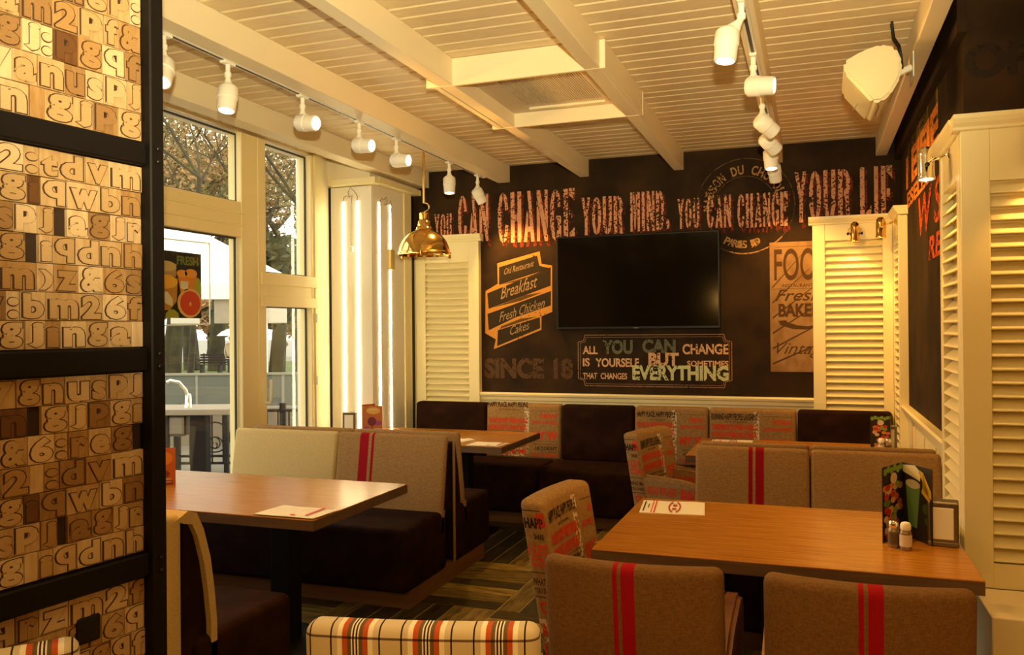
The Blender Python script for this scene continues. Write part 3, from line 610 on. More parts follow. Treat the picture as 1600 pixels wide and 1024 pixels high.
# air vent box between two beams
vent = thing('ceiling_vent', 'square cream ceiling vent box with a slotted grille between two beams', 'air vent', (-1.42, 4.545, 2.84))
for nm, b in (('frame_board', (-.51, .465, -.50, -.478, 0, .143)), ('frame_board', (-.51, .465, .478, .50, 0, .143)), ('frame_board', (-.472, -.437, -.478, .478, .0, .143)), ('frame_board', (.438, .462, -.478, .478, .0, .143))):
    obj(nm, box(*b, .002, 1), CREAM, vent)
GR = mat('vent plate', (.70, .58, .42), .5)
pl = obj('grille_plate', box(-.36, .437, -.478, .478, .085, .10), GR, vent)
GD = mat('vent slot shadow', (.09, .06, .035), .7)
obj('grille_recess', box(-.22, .26, -.40, .30, .0835, .085), GD, vent)
gsl = obj('grille_bar', box(-.004, .004, -.40, .30, .079, .085), GR); gme = gsl.data; bpy.data.objects.remove(gsl)
for i in range(36): obj('grille_bar', gme, None, vent, (-.215 + i * .0136, 0, 0))
obj('air_slot', box(.385, .402, -.44, .05, .083, .085), BLACK, vent); obj('air_flap', box(-.22, .26, .36, .40, .070, .085, .002, 1), CREAM, vent)
obj('air_flap', box(-.40, -.37, -.47, .40, .075, .10, .002, 1), GR, vent)

# ================================================================== BENCHES
LIN_A = (.37, .215, .085); LIN_B = (.26, .14, .05)
LINEN = mat_striped('brown linen', LIN_A, LIN_B, (.5, 0, 0), [])
LINEN_L = mat_striped('brown linen, left bench stripes', LIN_A, LIN_B, (.30, .003, .010), [(-.213, -.150), (-.130, -.112)])
LINEN_R = mat_striped('brown linen, right bench stripes', LIN_A, LIN_B, (.29, .003, .009), [(-.014, .008), (.022, .066)])
def lean(k, z0=.42):
    return lambda c: Vector((c.x, c.y + (c.z - z0) * k, c.z))
def banquette(label, x0, x1, yc, cushions, flap_side):
    """cushions: list of (xa, xb, material) for the side facing the camera"""
    t = thing('double_banquette', label, 'bench', ((x0 + x1) / 2, yc, 0), 0, 'back to back upholstered benches'); h = (x1 - x0) / 2
    obj('plinth', box(-h + .02, h - .02, -.56, .56, 0, .10), PLINTH, t)
    for s in (-1, 1):
        b = cushion(2 * h, .56, .355, .035, None, 6, 2, 4, .10); obj('seat', b, SEATBROWN, t, (0, s * .36, 0), smooth=40)
    obj('back_core', prism([(-.14, .44), (.20, .44), (.085, .85), (-.025, .85)], 'x', -h + .012, h - .02), SEATBROWN, t)
    e = flap_side * h; k = .165
    for sd, (y0, kk) in enumerate(((-.140, k), (.200, -k))):
        for (a, b_, m) in cushions:
            m = m if sd == 0 else LINEN
            w = b_ - a - .005
            obj('backrest', cushion(w, .05, .49, .022, lean(kk), 4, 4, 4, .415), m, t, ((a + b_) / 2 - (x0 + x1) / 2, y0, 0), smooth=45)
        m = cushions[-1 if flap_side > 0 else 0][2] if sd == 0 else LINEN
        obj('fabric_flap', prism([(y0 - .014 + kk * -.09, .33), (y0 + .006 + kk * -.09, .33), (y0 + .020 + kk * .04, .46), (y0 - .022 + kk * .04, .46)], 'x', e - flap_side * .03, e), LINEN if m in (LINEN_L, LINEN_R) else m, t)
    obj('piping', box(e - .012, e + .003, .024, .040, .11, .86, .004, 1), LINEN, t)
    return t
banquette('double bench with pale beige and red striped cushions behind the window table', -3.66, -2.105, 4.74, [(-3.66, -2.865, BEIGE), (-2.865, -2.105, LINEN_L)], 1)
# single bench with a straight back in the left foreground
t = thing('single_banquette', 'single bench in the left foreground, its curved end showing past the letter screen', 'bench', (-2.8825, 2.40, 0)); h = .7775
obj('plinth', box(-h + .02, h - .02, .0, .58, 0, .10), PLINTH, t)
obj('seat', cushion(2 * h, .60, .335, .035, None, 6, 2, 4, .10), SEATBROWN, t, (0, .355, 0), smooth=40)
obj('back_core', prism([(-.01, .05), (.24, .05), (.17, .50), (.06, .86), (.02, .86)], 'x', -h + .012, h - .022), SEATBROWN, t)
obj('back_panel', cushion(2 * h, .075, .86, .028, None, 2, 2, 4, .05), BEIGE, t, (0, -.042, 0), smooth=45)
pr = [(-.04, .890), (.02, .912), (.065, .895), (.10, .83), (.135, .72), (.155, .60), (.168, .48), (.172, .20), (.140, .20), (.135, .48), (.12, .60), (.10, .71), (.068, .81), (.04, .86), (.0, .87)]
obj('backrest', prism(pr, 'x', -h, h), BEIGE, t, smooth=50)
banquette('double bench with red striped brown cushions behind the right hand table', -.615, .60, 4.74, [(-.615, -.022, LINEN_R), (-.022, .60, LINEN)], -1)

# printed fabric: shared lines of the pattern
def fabric_print(parent, w, zt, zb, mapf, split=.60, variant=0):
    """print on a face w wide from zb to zt; u runs -w/2..w/2"""
    a = -w / 2 + .004; s = -w / 2 + w * split; e = w / 2 - .004; H = zt - zb
    def Z(f): return zt - H * f
    v = variant
    lines_b = [('HAPPY PLACE, HAPPY PEOPLE', 'RUNNING HAPPY PEOPLE LAUGHING')[v % 2], ('WHO LET THE HAPPY IN', 'HOW TO DANCE')[v % 2]]
    red = [('YOU MAY BE HAPPY WHERE YOU ARE', 'I SOMETIMES LET GO THEN A WORLD')[v % 2], ('LIVES MORE LIKE YOU KNOW THE SEA', 'IN WHICH OTHERS ONLY DREAM')[v % 2], ('YOURS ARE FREE IN FREE YOUR DREAMS', 'FOLLOW YOUR HEART ANYWHERE')[v % 2]]
    t0 = .0 if v != 2 else -.12
    blk = [('T', lines_b[0], a, s - .02, Z(.18 + t0), Z(.06 + t0), .035), ('T', lines_b[1], a + .10, s - .10, Z(.225 + t0), Z(.20 + t0), .01),
           ('T', 'SOME PEOPLE TRY TO TURN BACK', a + .03, s - .03, Z(.575), Z(.54), .012), ('T', 'THEIR ODOMETERS BUT NOT ME I WANT PEOPLE', a + .01, s - .015, Z(.635), Z(.60), .012),
           ('R', a, s - .02, Z(.515), Z(.511), 4), ('R', a, s - .02, Z(.66), Z(.656), 4),
           ('T', 'HE DOESN\'T', s + .05, e - .01, Z(.86), Z(.785), .02), ('T', 'IT IS HOW', s + .10, e - .01, Z(.905), Z(.885), .01), ('R', s + .02, e, Z(.105), Z(.100), 3), ('T', 'THE SHOW MUST GO', s + .03, e - .01, Z(.755), Z(.735), .01), ('R', s + .02, e, Z(.69), Z(.686), 3)]
    rd = [('T', red[0], a, s - .03, Z(.36), Z(.255), .05), ('T', red[1], a, s - .03, Z(.495), Z(.39), .05), ('T', red[2], a, s - .02, Z(.79), Z(.69), .05), ('T', 'FOLLOW ME', a + .05, s - .03, Z(.96), Z(.84), .04),
          ('T', ('SUCH A WORLD', 'LIFE IS AN EVENT')[v % 2], s + .02, e - .005, Z(.36), Z(.29), .03), ('T', ('MY W', 'THIN')[v % 2], s + .015, e - .004, Z(.66), Z(.50), .05), ('T', ('NEW', 'ANOTHER DAY')[v % 2], s + .09, e - .01, Z(.24), Z(.16), .04), ('T', 'THE PURPLE', s + .01, e - .01, Z(.985), Z(.925), .03)]
    decal('pale_patch', parent, LIGHTP, [('R', s - .05, s - .008, zb + .004, zt - .012, 2), ('R', a + .22 * w, s - .01, zb + .004, Z(.83), 4)], mapf, .0005)
    decal('black_print', parent, BLKT, blk, mapf, .0011); decal('red_print', parent, REDT, rd, mapf, .0015)
# long bench along the back wall
bb = thing('wall_bench', 'long dark brown bench seat along the mural wall with alternating plain and printed back cushions', 'bench', (0, 6.85, 0))
obj('plinth', box(-3.35, .55, -.52, -.02, 0, .10), PLINTH, bb)
for (a, b_) in ((-3.36, -2.05), (-2.05, -.93), (-.93, .555)):
    obj('seat', cushion(b_ - a - .006, .53, .36, .035, None, 6, 2, 4, .10), SEATBROWN, bb, ((a + b_) / 2, -.355 - (.02 if a > -1 else 0), 0), smooth=40)
edges = [-3.35, -2.67, -1.995, -1.377, -.784, -.123, .550]; kinds = [0, 1, 0, 1, 1, 0]
for i, kd in enumerate(kinds):
    a, b_ = edges[i], edges[i + 1]; w = b_ - a - .008
    fn = lean(.06, .45)
    o = obj('back_cushion', cushion(w, .12, .465, .028, fn, 4, 4, 4, .45), KRAFT if kd else SEATBROWN, bb, ((a + b_) / 2, -.075, 0), smooth=45)
    if kd:
        mf = lambda u, v, off, fn=fn: tuple(fn(Vector((u, -.06 - off, v))))
        fabric_print(o, w - .03, .905, .47, mf, variant=[0, 2, 0, 0, 1, 0][i] if i != 3 else 0)

# ================================================================== TABLES
def table(label, x0, x1, y0, y1, cols):
    cx, cy = (x0 + x1) / 2, (y0 + y1) / 2; t = thing('dining_table', label, 'table', (cx, cy, 0), 0, 'oak tables on black steel columns')
    hx, hy = (x1 - x0) / 2, (y1 - y0) / 2
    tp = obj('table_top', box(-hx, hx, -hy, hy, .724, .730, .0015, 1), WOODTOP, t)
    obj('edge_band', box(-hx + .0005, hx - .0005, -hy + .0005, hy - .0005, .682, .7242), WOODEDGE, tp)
    for c in cols:
        l = obj('leg', box(c - cx - .055, c - cx + .055, -.055, .055, .012, .683, .004, 1), BLACKM, t)
        obj('foot_plate', box(c - cx - .21, c - cx + .21, -.21, .21, 0, .013, .004, 1), BLACKM, l)
    return t
table('oak table by the window with a folded newspaper at its near corner', -3.70, -2.045, 3.12, 4.015, (-3.15, -2.50))
table('far oak table under the brass pendant with papers on its corner', -3.62, -2.05, 5.46, 6.335, (-3.10, -2.52))
table('near right oak table set with menu stand, shakers and napkin holder', -.785, .512, 3.035, 4.03, (-.15,))
table('far right oak table behind the striped bench, holding a menu card', -.785, .512, 5.46, 6.335, (-.15,))

# ================================================================== CHAIRS
def chair_back(w, th, h0, h1, curve, rake, bev=.028):
    def f(c): return Vector((c.x, c.y + curve * (2 * c.x / w) ** 2 - (c.z - .45) * rake, c.z))
    return cushion(w, th, h1 - h0, bev, f, 10, 6, 4, h0), f
def chair(label, loc, rotz, back_mat, seat_mat, w=.50, th=.075, h1=.88, curve=.045, rake=.12, group='upholstered dining chairs', h0=.30, sides=None, name='dining_chair'):
    t = thing(name, label, 'chair', loc, rotz, group)
    b, f = chair_back(w, th, h0, h1, curve, rake)
    bk = obj('backrest', b, back_mat, t, smooth=45)
    obj('seat', cushion(w - .02, .46, .12, .035, None, 4, 2, 4, .36), seat_mat, t, (0, .275, 0), smooth=45)
    for sx in (-1, 1):
        obj('leg', tube([(sx * (w / 2 - .04), -.0, h0 + .06), (sx * (w / 2 - .04), -.05, 0)], [.022, .016], 8), LEGW, t, smooth=40)
        obj('leg', tube([(sx * (w / 2 - .05), .46, .37), (sx * (w / 2 - .045), .47, 0)], [.022, .015], 8), LEGW, t, smooth=40)
    return t, bk, f
LEATH = mat('brown leather', (.13, .045, .015), .38, var=(12, (.09, .028, .010), .4, .7), bump=(120, .06))
for lb, x, bands, yy in (('brown linen dining chair with red stripes at the left of the near table front', -.497, [(-.040, -.026), (-.016, .022)], 2.385), ('brown linen dining chair with red stripes nearest the right hand ledge', .124, [(-.022, -.009), (.001, .038)], 2.385)):
    m = mat_striped('shaded chair linen %s' % x, (.20, .105, .042), (.135, .068, .024), (.30, .003, .010), bands)  # linen darkened to stand in for dimmer light than on the benches
    t, bk, f = chair(lb, (x, yy, 0), 0, m, LEATH, w=.515, h1=.885, h0=.10)
    for sx in (-1, 1):
        pr = [(.03, .30), (.03, .60), (.22, .655), (.44, .675), (.52, .66), (.555, .61), (.55, .30)]
        b = prism(pr, 'x', sx * .235 - .032, sx * .235 + .032); bmesh.ops.recalc_face_normals(b, faces=b.faces); bmesh.ops.bevel(b, geom=b.edges[:], offset=.014, segments=3, affect='EDGES')
        ar = obj('armrest', b, LEATH, t, smooth=50)
        obj('piping', tube([(sx * .235 - .030, p, q) for p, q in ((.03, .602), (.22, .655), (.44, .674), (.51, .662), (.548, .61), (.548, .45))], .005, 6), mat('tan piping', (.36, .16, .05), .5), ar, smooth=50)
# printed chairs at the table ends
def printed_chair(label, loc, rotz, variant, h1=.905):
    t, bk, f = chair(label, loc, rotz, KRAFT, KRAFT, w=.50, th=.105, h1=h1, curve=.02, rake=.17, h0=.32)
    w = .50
    front = lambda u, v, off: tuple(f(Vector((u, .0525 + off, v))))
    fr2 = lambda u, v, off: front(-u, v, off)
    fabric_print(bk, w - .05, h1 - .02, .45, fr2, .72, variant)
    side = lambda u, v, off: tuple(f(Vector((w / 2 + off, u, v))))
    H = h1
    decal('black_print', bk, BLKT, [('T', 'HAPP', -.042, .035, H - .105, H - .065, .05), ('T', 'SHARE', -.01, .03, H - .145, H - .125, .03), ('T', 'WHAT MA', -.045, .04, H - .315, H - .29, .02), ('T', 'YOU SHARE', -.045, .04, H - .345, H - .325, .02), ('R', -.045, .045, H - .27, H - .267), ('R', -.045, .045, H - .36, H - .357), ('R', -.045, .03, H - .04, H - .037)], side, .001)
    decal('red_print', bk, REDT, [('T', 'I LET', -.042, .04, H - .205, H - .165, .035), ('T', 'OTHE', -.035, .045, H - .25, H - .212, .035), ('T', 'ON', -.03, .04, H - .42, H - .375, .04), ('T', 'APPY', -.04, .045, H - .505, H - .455, .04), ('T', 'LIVE', -.04, .045, H - .575, H - .53, .04), ('T', 'IS', .01, .046, H - .10, H - .045, .05)], side, .001)
    decal('pale_patch', bk, LIGHTP, [('R', -.045, .045, H - .52, H - .44)], side, .0005)
    # upholstered arms, boldly lettered
    for sx in (1, -1):
        pr = [(.00, .14), (-.02, .40), (-.045, .655), (.10, .650), (.28, .640), (.40, .615), (.47, .56), (.485, .46), (.48, .14)]
        b = prism(pr, 'x', sx * .208 - .036, sx * .208 + .036); bmesh.ops.recalc_face_normals(b, faces=b.faces); bmesh.ops.bevel(b, geom=b.edges[:], offset=.016, segments=3, affect='EDGES')
        ar = obj('armrest', b, KRAFT, t, smooth=50)
        # outer face: local u runs left to right for someone facing it
        mo = lambda u, v, off, sx=sx: (sx * (.244 + off), (.06 + u) if sx > 0 else (.46 - u), v)
        mi = lambda u, v, off, sx=sx: (sx * (.172 - off), (.46 - u) if sx > 0 else (.06 + u), v)
        for mp in (mo, mi):
            o1 = .001
            decal('pale_patch', ar, LIGHTP, [('R', .01, .20, .30, .475)], mp, .0005)
            decal('red_print', ar, REDT, [('T', 'SO AS YOU LIVE', .0, .19, .545, .595, .05), ('T', 'PARTY', .215, .44, .50, .595, .07), ('T', 'MY DAY', .015, .11, .415, .46, .05), ('T', 'BE OLDER', .015, .12, .33, .375, .05), ('T', 'TOGETHER', .02, .40, .19, .26, .06)], mp, o1)
            decal('black_print', ar, BLKT, [('R', .01, .18, .505, .508), ('T', 'THERE WILL BE A TIME WHEN', .22, .42, .455, .47, .02), ('T', 'YOU BELIEVE EVERYTHING', .25, .42, .43, .445, .02), ('T', 'THINK', .32, .42, .35, .405, .05), ('T', 'MEMORIES ARE MADE OF THIS', .03, .19, .395, .407, .02)], mp, o1)
    return t
printed_chair('printed chair with red and black slogans at the end of the near right table', (-.925, 3.235, 0), R(-90 - 6), 0)
printed_chair('printed chair with red and black slogans at the end of the far right table', (-.945, 5.31, 0), R(-90 - 16), 1)
# tartan chairs in the foreground
PLAID = mat_plaid('cream tartan')
t, bk, f = chair('cream tartan chair back at the bottom centre of the picture', (-.845, 1.735, 0), R(14.5), PLAID, PLAID, w=.535, th=.085, h1=.888, curve=.015, rake=.06, h0=.12)
t, bk, f = chair('cream tartan chair at the bottom left corner in front of the letter screen', (-1.70, 1.232, 0), R(47), PLAID, PLAID, w=.50, th=.085, h1=.885, curve=.02, rake=.08, h0=.12)

# ================================================================== THINGS ON THE TABLES
def onz(u, v, off): return (u, v, .7335 + off)
def leaflet(label, pts, sheets=1, logo=True, cat='leaflet', wob=.0015):
    t = thing('leaflet', label, cat, (sum(p[0] for p in pts) / 4, sum(p[1] for p in pts) / 4, .7302)); cx, cy = t.location[0], t.location[1]
    P = [Vector((p[0] - cx, p[1] - cy)) for p in pts]
    def q(a, b): return P[0] * (1 - a) * (1 - b) + P[1] * a * (1 - b) + P[2] * a * b + P[3] * (1 - a) * b
    for s in range(sheets):
        bm = bmesh.new(); n = 8; g0 = []; g1 = []; z = s * .0022; sh = .012 * s
        for i in range(n + 1):
            for j in range(2):
                c = q(i / n, j); h = wob * (1 + math.sin(i * 1.3 + s)) * .6
                g0.append(bm.verts.new((c.x + sh, c.y - sh * .6, z))); g1.append(bm.verts.new((c.x + sh, c.y - sh * .6, z + .0016 + h)))
        for i in range(n):
            k = 2 * i
            bm.faces.new((g1[k], g1[k + 2], g1[k + 3], g1[k + 1])); bm.faces.new((g0[k], g0[k + 1], g0[k + 3], g0[k + 2])); bm.faces.new((g0[k], g0[k + 2], g1[k + 2], g1[k])); bm.faces.new((g0[k + 1], g1[k + 1], g1[k + 3], g0[k + 3]))
        bm.faces.new((g0[0], g1[0], g1[1], g0[1])); bm.faces.new((g0[-2], g0[-1], g1[-1], g1[-2]))
        pg = obj('sheet', bm, PAPER, t)
    top = (sheets - 1) * .0022 + .0048
    def mp(a, b, off): c = q(a, b); return (c.x, c.y, top + off)
    if logo:
        decal('red_band', pg, RED, [('R', .17, .185, 0, 1), ('R', .215, .235, 0, 1)], mp); decal('black_print', pg, BLKT, [('R', .04, .06, .1, .9), ('R', .11, .125, .35, .7)], mp)
        it = []
        for a0, a1 in ((20, 160), (200, 340)):
            for i in range(8):
                p, r_ = R(a0 + (a1 - a0) * i / 8 + 90), R(a0 + (a1 - a0) * (i + 1) / 8 + 90)
                it.append(('P', [(.53 + .075 * math.cos(p), .5 + .36 * math.sin(p)), (.53 + .1 * math.cos(p), .5 + .46 * math.sin(p)), (.53 + .1 * math.cos(r_), .5 + .46 * math.sin(r_)), (.53 + .075 * math.cos(r_), .5 + .36 * math.sin(r_))]))
        decal('red_logo', pg, mat('dull red print', (.45, .06, .03), .8), it[:8], mp, 0, True); decal('red_logo', pg, mat('dull red print', (.45, .06, .03), .8), it[8:], mp, 0, True); decal('red_logo', pg, mat('dull red print', (.45, .06, .03), .8), [('R', .495, .56, .28, .42), ('R', .50, .565, .55, .70)], mp)
    return t
leaflet('white folded leaflet with red logo on the near right table', [(-.735, 3.69), (-.453, 3.72), (-.485, 3.99), (-.765, 3.955)])
leaflet('white folded leaflet with red logo on the far right table', [(-.697, 6.03), (-.411, 6.06), (-.418, 6.29), (-.698, 6.26)])
leaflet('folded newspaper stack at the near corner of the window table', [(-2.372, 3.14), (-2.075, 3.142), (-2.06, 3.325), (-2.355, 3.34)], 3, False, 'newspaper')
leaflet('white leaflet with a red mark at the corner of the far pendant table', [(-2.327, 5.475), (-2.085, 5.48), (-2.075, 5.66), (-2.32, 5.66)], 2, False)
leaflet('loose white paper napkin behind the leaflet on the far pendant table', [(-2.60, 5.62), (-2.42, 5.62), (-2.385, 5.78), (-2.57, 5.80)], 1, False, 'napkin', .006)
for nm in ('folded newspaper', 'white leaflet with a red mark'):
    o = [o for o in bpy.data.objects if str(o.get('label', '')).startswith(nm)][0]
    decal('red_mark', [c for c in o.children][-1], RED, [('R', .03, .055, -.092, -.075), ('R', .10, .112, -.08, .09)], lambda u, v, off: (u, v, .0102 if nm[0] == 'f' else .0078))
def napkin_holder(label, loc, rotz):
    t = thing('napkin_holder', label, 'napkin holder', loc, rotz, 'metal napkin holders')
    obj('case', box(-.052, .052, -.04, .04, 0, .165, .006, 2), GREY, t)
    obj('napkins', box(-.036, .036, -.0425, -.03, .026, .145, .003, 1), PAPER, t); obj('rim', box(-.052, .052, -.044, -.036, 0, .018, .003, 1), GREY, t)
napkin_holder('metal napkin holder beside the menu stand on the near right table', (.452, 3.50, .73), R(-8))
napkin_holder('metal napkin holder on the far right table by the corner', (.455, 6.03, .73), R(4))
napkin_holder('metal napkin holder at the window end of the far pendant table', (-3.53, 5.92, .73), R(20))
def cmat(n, c): return mat('print ' + n, c, .6)
def menu(label, loc, panels, kind):
    """panels: list of (x0,y0,x1,y1,height); print on the side facing the camera"""
    t = thing('menu_stand', label, 'menu', loc)
    ground = {'fruit': (.02, .015, .008), 'glass': (.02, .016, .008), 'orange': (.55, .13, .02), 'wine': (.42, .12, .02)}
    for (x0, y0, x1, y1, h, k) in panels:
        d = Vector((x1 - x0, y1 - y0)); L_ = d.length; d.normalize(); n = Vector((d.y, -d.x))
        b = box(0, L_, 0, .003, 0, h); b.transform(Matrix.Translation((x0, y0, 0)) @ Matrix.Rotation(math.atan2(d.y, d.x), 4, 'Z'))
        p = obj('panel', b, cmat(k + ' ground', ground[k]), t)
        def mp(u, v, off): c = Vector((x0, y0)) + d * (u * L_) + n * (.0006 + off); return (c.x, c.y, v * h)
        rnd = random.Random(sum(map(ord, k + label)))
        if k == 'fruit':
            cols = [('rose', (.55, .12, .06)), ('orange', (.60, .20, .03)), ('peach', (.62, .33, .16)), ('cream', (.62, .45, .26)), ('lime', (.22, .32, .04)), ('red', (.45, .03, .02))]
            for ci, (cn, cc) in enumerate(cols):
                decal('fruit_print', p, cmat(cn, cc), [('E', rnd.uniform(.10, .90), rnd.uniform(.04, .74), .12, .045) for _ in range(8)], mp, .0002 * (ci + 1))
            decal('leaf_print', p, cmat('leaf', (.20, .33, .05)), [('E', .1 + .16 * i, .93 + .03 * (i % 2), .09, .05) for i in range(6)], mp, .0015)
            decal('label_print', p, cmat('pale', (.65, .50, .36)), [('E', .52, .82, .17, .075)], mp, .0018)
        elif k == 'glass':
            decal('juice_print', p, cmat('green juice', (.12, .26, .10)), [('P', [(.12, .74), (.62, .74), (.50, .16), (.22, .16)])], mp, .0004)
            decal('froth_print', p, cmat('froth', (.55, .52, .36)), [('E', .37, .74, .25, .06)], mp, .0006)
            decal('banana_print', p, cmat('banana', (.62, .42, .04)), [('P', [(.55, .96), (.72, .93), (.98, .70), (.99, .60), (.90, .62), (.70, .72), (.66, .66), (.9, .56), (.95, .58)])], mp, .0008)
            decal('cloud_print', p, cmat('cloud', (.70, .66, .50)), [('P', [(.02, .97), (.02, .88), (.35, .84), (.62, .80), (.66, .92), (.45, 1.0)])], mp, .0008)
            decal('leaf_print', p, cmat('dark leaf', (.04, .09, .02)), [('E', .8, .45, .12, .07), ('E', .85, .30, .1, .05)], mp, .0004)
        elif k == 'orange':
            decal('warm_print', p, cmat('flame', (.75, .25, .03)), [('E', .5, .72, .4, .2)], mp, .0004); decal('dark_print', p, cmat('berry', (.25, .03, .03)), [('E', .5, .3, .3, .12), ('R', .1, .9, .02, .12)], mp, .0006)
            decal('text_print', p, cmat('pale', (.65, .50, .36)), [('R', .15, .85, .15, .18), ('R', .15, .85, .07, .1)], mp, .0008)
        else:
            decal('warm_print', p, cmat('gold', (.62, .34, .06)), [('E', .55, .82, .35, .13)], mp, .0003); decal('glass_print', p, cmat('wine', (.14, .012, .03)), [('E', .48, .42, .22, .17), ('P', [(.46, .26), (.50, .26), (.50, .02), (.46, .02)])], mp, .0006)
            decal('berry_print', p, cmat('violet', (.26, .05, .16)), [('E', .8, .36, .18, .09), ('E', .2, .14, .15, .1)], mp, .0005); decal('text_print', p, cmat('pale', (.65, .50, .36)), [('R', .35, .75, .84, .87), ('R', .62, .95, .12, .16), ('R', .62, .95, .04, .08)], mp, .0008)
    return t
menu('folded menu card with fruit and green smoothie pictures on the near right table', (.325, 3.62, .73), [(-.083, -.17, .0, .0, .285, 'fruit'), (.0, .0, .085, -.165, .285, 'glass')], 'v')
menu('menu card with fruit pictures on the far right table', (.345, 5.93, .73), [(0, 0, .118, .01, .235, 'fruit'), (.118, .01, .135, .12, .235, 'fruit')], 'v')
menu('wine menu card at the window end of the far pendant table', (-3.42, 5.93, .73), [(0, .0, .155, .045, .215, 'wine'), (-.0, .0, .05, .12, .225, 'wine')], 'v')
menu('orange menu card on the window table, half hidden by the letter screen', (-3.345, 3.53, .73), [(0, 0, .105, .10, .20, 'orange'), (0, .0, -.05, .1, .20, 'orange')], 'v')
CLR = mat('shaker glass', (.30, .22, .14), .08, .4)
def shaker(label, loc, capm, fill):
    t = thing('shaker', label, 'shaker', loc, 0, 'salt and pepper shakers')
    obj('body', lathe([(.019, 0), (.021, .004), (.021, .060), (.018, .072), (.016, .076)], 18), CLR, t, smooth=40)
    obj('contents', lathe([(.0214, .015), (.0214, .058)], 18, caps=False), fill, t, smooth=40); obj('cap', lathe([(.017, .074), (.0185, .078), (.0185, .092), (.014, .100), (.004, .103)], 18), capm, t, smooth=40)
SALT = mat('salt behind glass', (.62, .52, .42), .3); PEP = mat('pepper behind glass', (.10, .065, .035), .3)
shaker('pepper shaker with dark contents on the near right table', (.275, 3.40, .73), CHROME, PEP); shaker('salt shaker with white top on the near right table', (.312, 3.372, .73), WHITE, SALT)
shaker('salt shaker with white contents on the far right table', (.405, 5.86, .73), WHITE, SALT); shaker('pepper shaker with dark contents on the far right table', (.445, 5.87, .73), CHROME, PEP)

# television
tv = thing('television', 'large black flat television hung on the mural wall', 'television', (-1.375, 6.895, 1.545))
SCR = mat('screen glass', (.004, .003, .002), .10, spec=.22)
obj('case', box(-.68, .68, -.055, 0, 0, .79, .006, 2), BLACK, tv); obj('screen', box(-.665, .665, -.0565, -.054, .022, .775), SCR, tv)
obj('maker_mark', box(-.022, .022, -.0575, -.056, .006, .013), GREY, tv)

# ================================================================== LETTER SCREEN (left foreground)
scr = thing('letter_screen', 'black framed screen filled with wooden printing block letters at the left edge', 'screen', (-1.701, 1.779, 0), math.atan2(.99020682, .13960824))
obj('post', box(.0, .044, -.045, .03, 0, 2.98, .004, 1), BLACKM, scr)
for z in (2.60, 1.997, 1.447, .900, .35): 
    br = obj('bar', box(-.455, .0, -.030, .018, z, z + .062, .004, 1), BLACKM, scr)
    for zz in (z + .012, z + .046): obj('bolt', lathe([(.006, 0), (.006, .004), (.003, .007)], 10, Matrix.Translation((.022, -.045, zz)) @ Matrix.Rotation(R(90), 4, 'X')), BLACK, br, smooth=40)
obj('post', box(-.50, -.455, -.045, .03, 0, 2.98, .004, 1), BLACKM, scr)
obj('backing', box(-.455, 0, .004, .014, .3, 2.98), mat('screen backing', (.03, .014, .006), .8), scr)
def wood(n, a, b): return mat('type wood ' + n, a, .45, var=(22, b, .38, .66), stretch=(3, 1, .6), bump=(60, .04))
WOODS = [wood('pale', (0.499, 0.339, 0.180), (0.399, 0.249, 0.119)), wood('sand', (0.438, 0.289, 0.139), (0.339, 0.200, 0.080)), wood('honey', (0.360, 0.210, 0.080), (0.260, 0.130, 0.045)), wood('cream', (0.559, 0.409, 0.239), (0.469, 0.319, 0.169)), wood('tan', (0.280, 0.154, 0.060), (0.200, 0.100, 0.034)), wood('brown', (0.130, 0.055, 0.017), (0.080, 0.030, 0.009))]
EDGE_SHADE = mat('painted letter edge shade', (.05, .02, .007), .8)  # dark outline colour stands in for the shade around each raised letter
GS = {}
def glyph_solid(ch, bold, d):
    k = (ch, bold, d)
    if k in GS: return GS[k]
    c = bpy.data.curves.new('t', 'FONT'); c.body = ch; c.offset = bold; c.extrude = .05; c.resolution_u = 3
    o = bpy.data.objects.new('t', c); COL.objects.link(o); dg = bpy.context.evaluated_depsgraph_get(); me = bpy.data.meshes.new_from_object(o.evaluated_get(dg))
    V = [v.co.copy() for v in me.vertices]; F = [tuple(p.vertices) for p in me.polygons]
    bpy.data.objects.remove(o); bpy.data.curves.remove(c); bpy.data.meshes.remove(me)
    x0 = min(v.x for v in V); x1 = max(v.x for v in V); y0 = min(v.y for v in V); y1 = max(v.y for v in V)
    out = bpy.data.meshes.new('letter'); out.from_pydata([((v.x - x0) / (x1 - x0), -d if v.z > 0 else 0, (v.y - y0) / (y1 - y0)) for v in V], [], F); out.update()
    GS[k] = out; return out
ROWS = [(2.062, 2.598, ['dn.gjpg', '/7anuspj', 'agj:pgqf', 'qam2pf&', 'bdnmgp:', 'rvm&z6q', 'uspjag.']), (1.512, 1.994, ['agjinga.', 'w:bm26f', 'vm)z&6s', 'ag.iqdnh', 'uspj.agjr', 'pgiqwbn', 'n2:tdvm']),
        (.965, 1.445, ['ag.iqdnh', 'uspj.agjr', 'pgiqwbn', 'n2.:dvm', 'z&6:reg.', 'dn.gjpgi', '/7gnuspj']), (.415, .898, ['dn.gjpg', 'agjinga.', 'uspj.agj', 'qmbgp&2', 'bm2:qgqf', 'vbm2.6q', 'iqrzm2f'])]
rs = random.Random(3); tile_me = {}
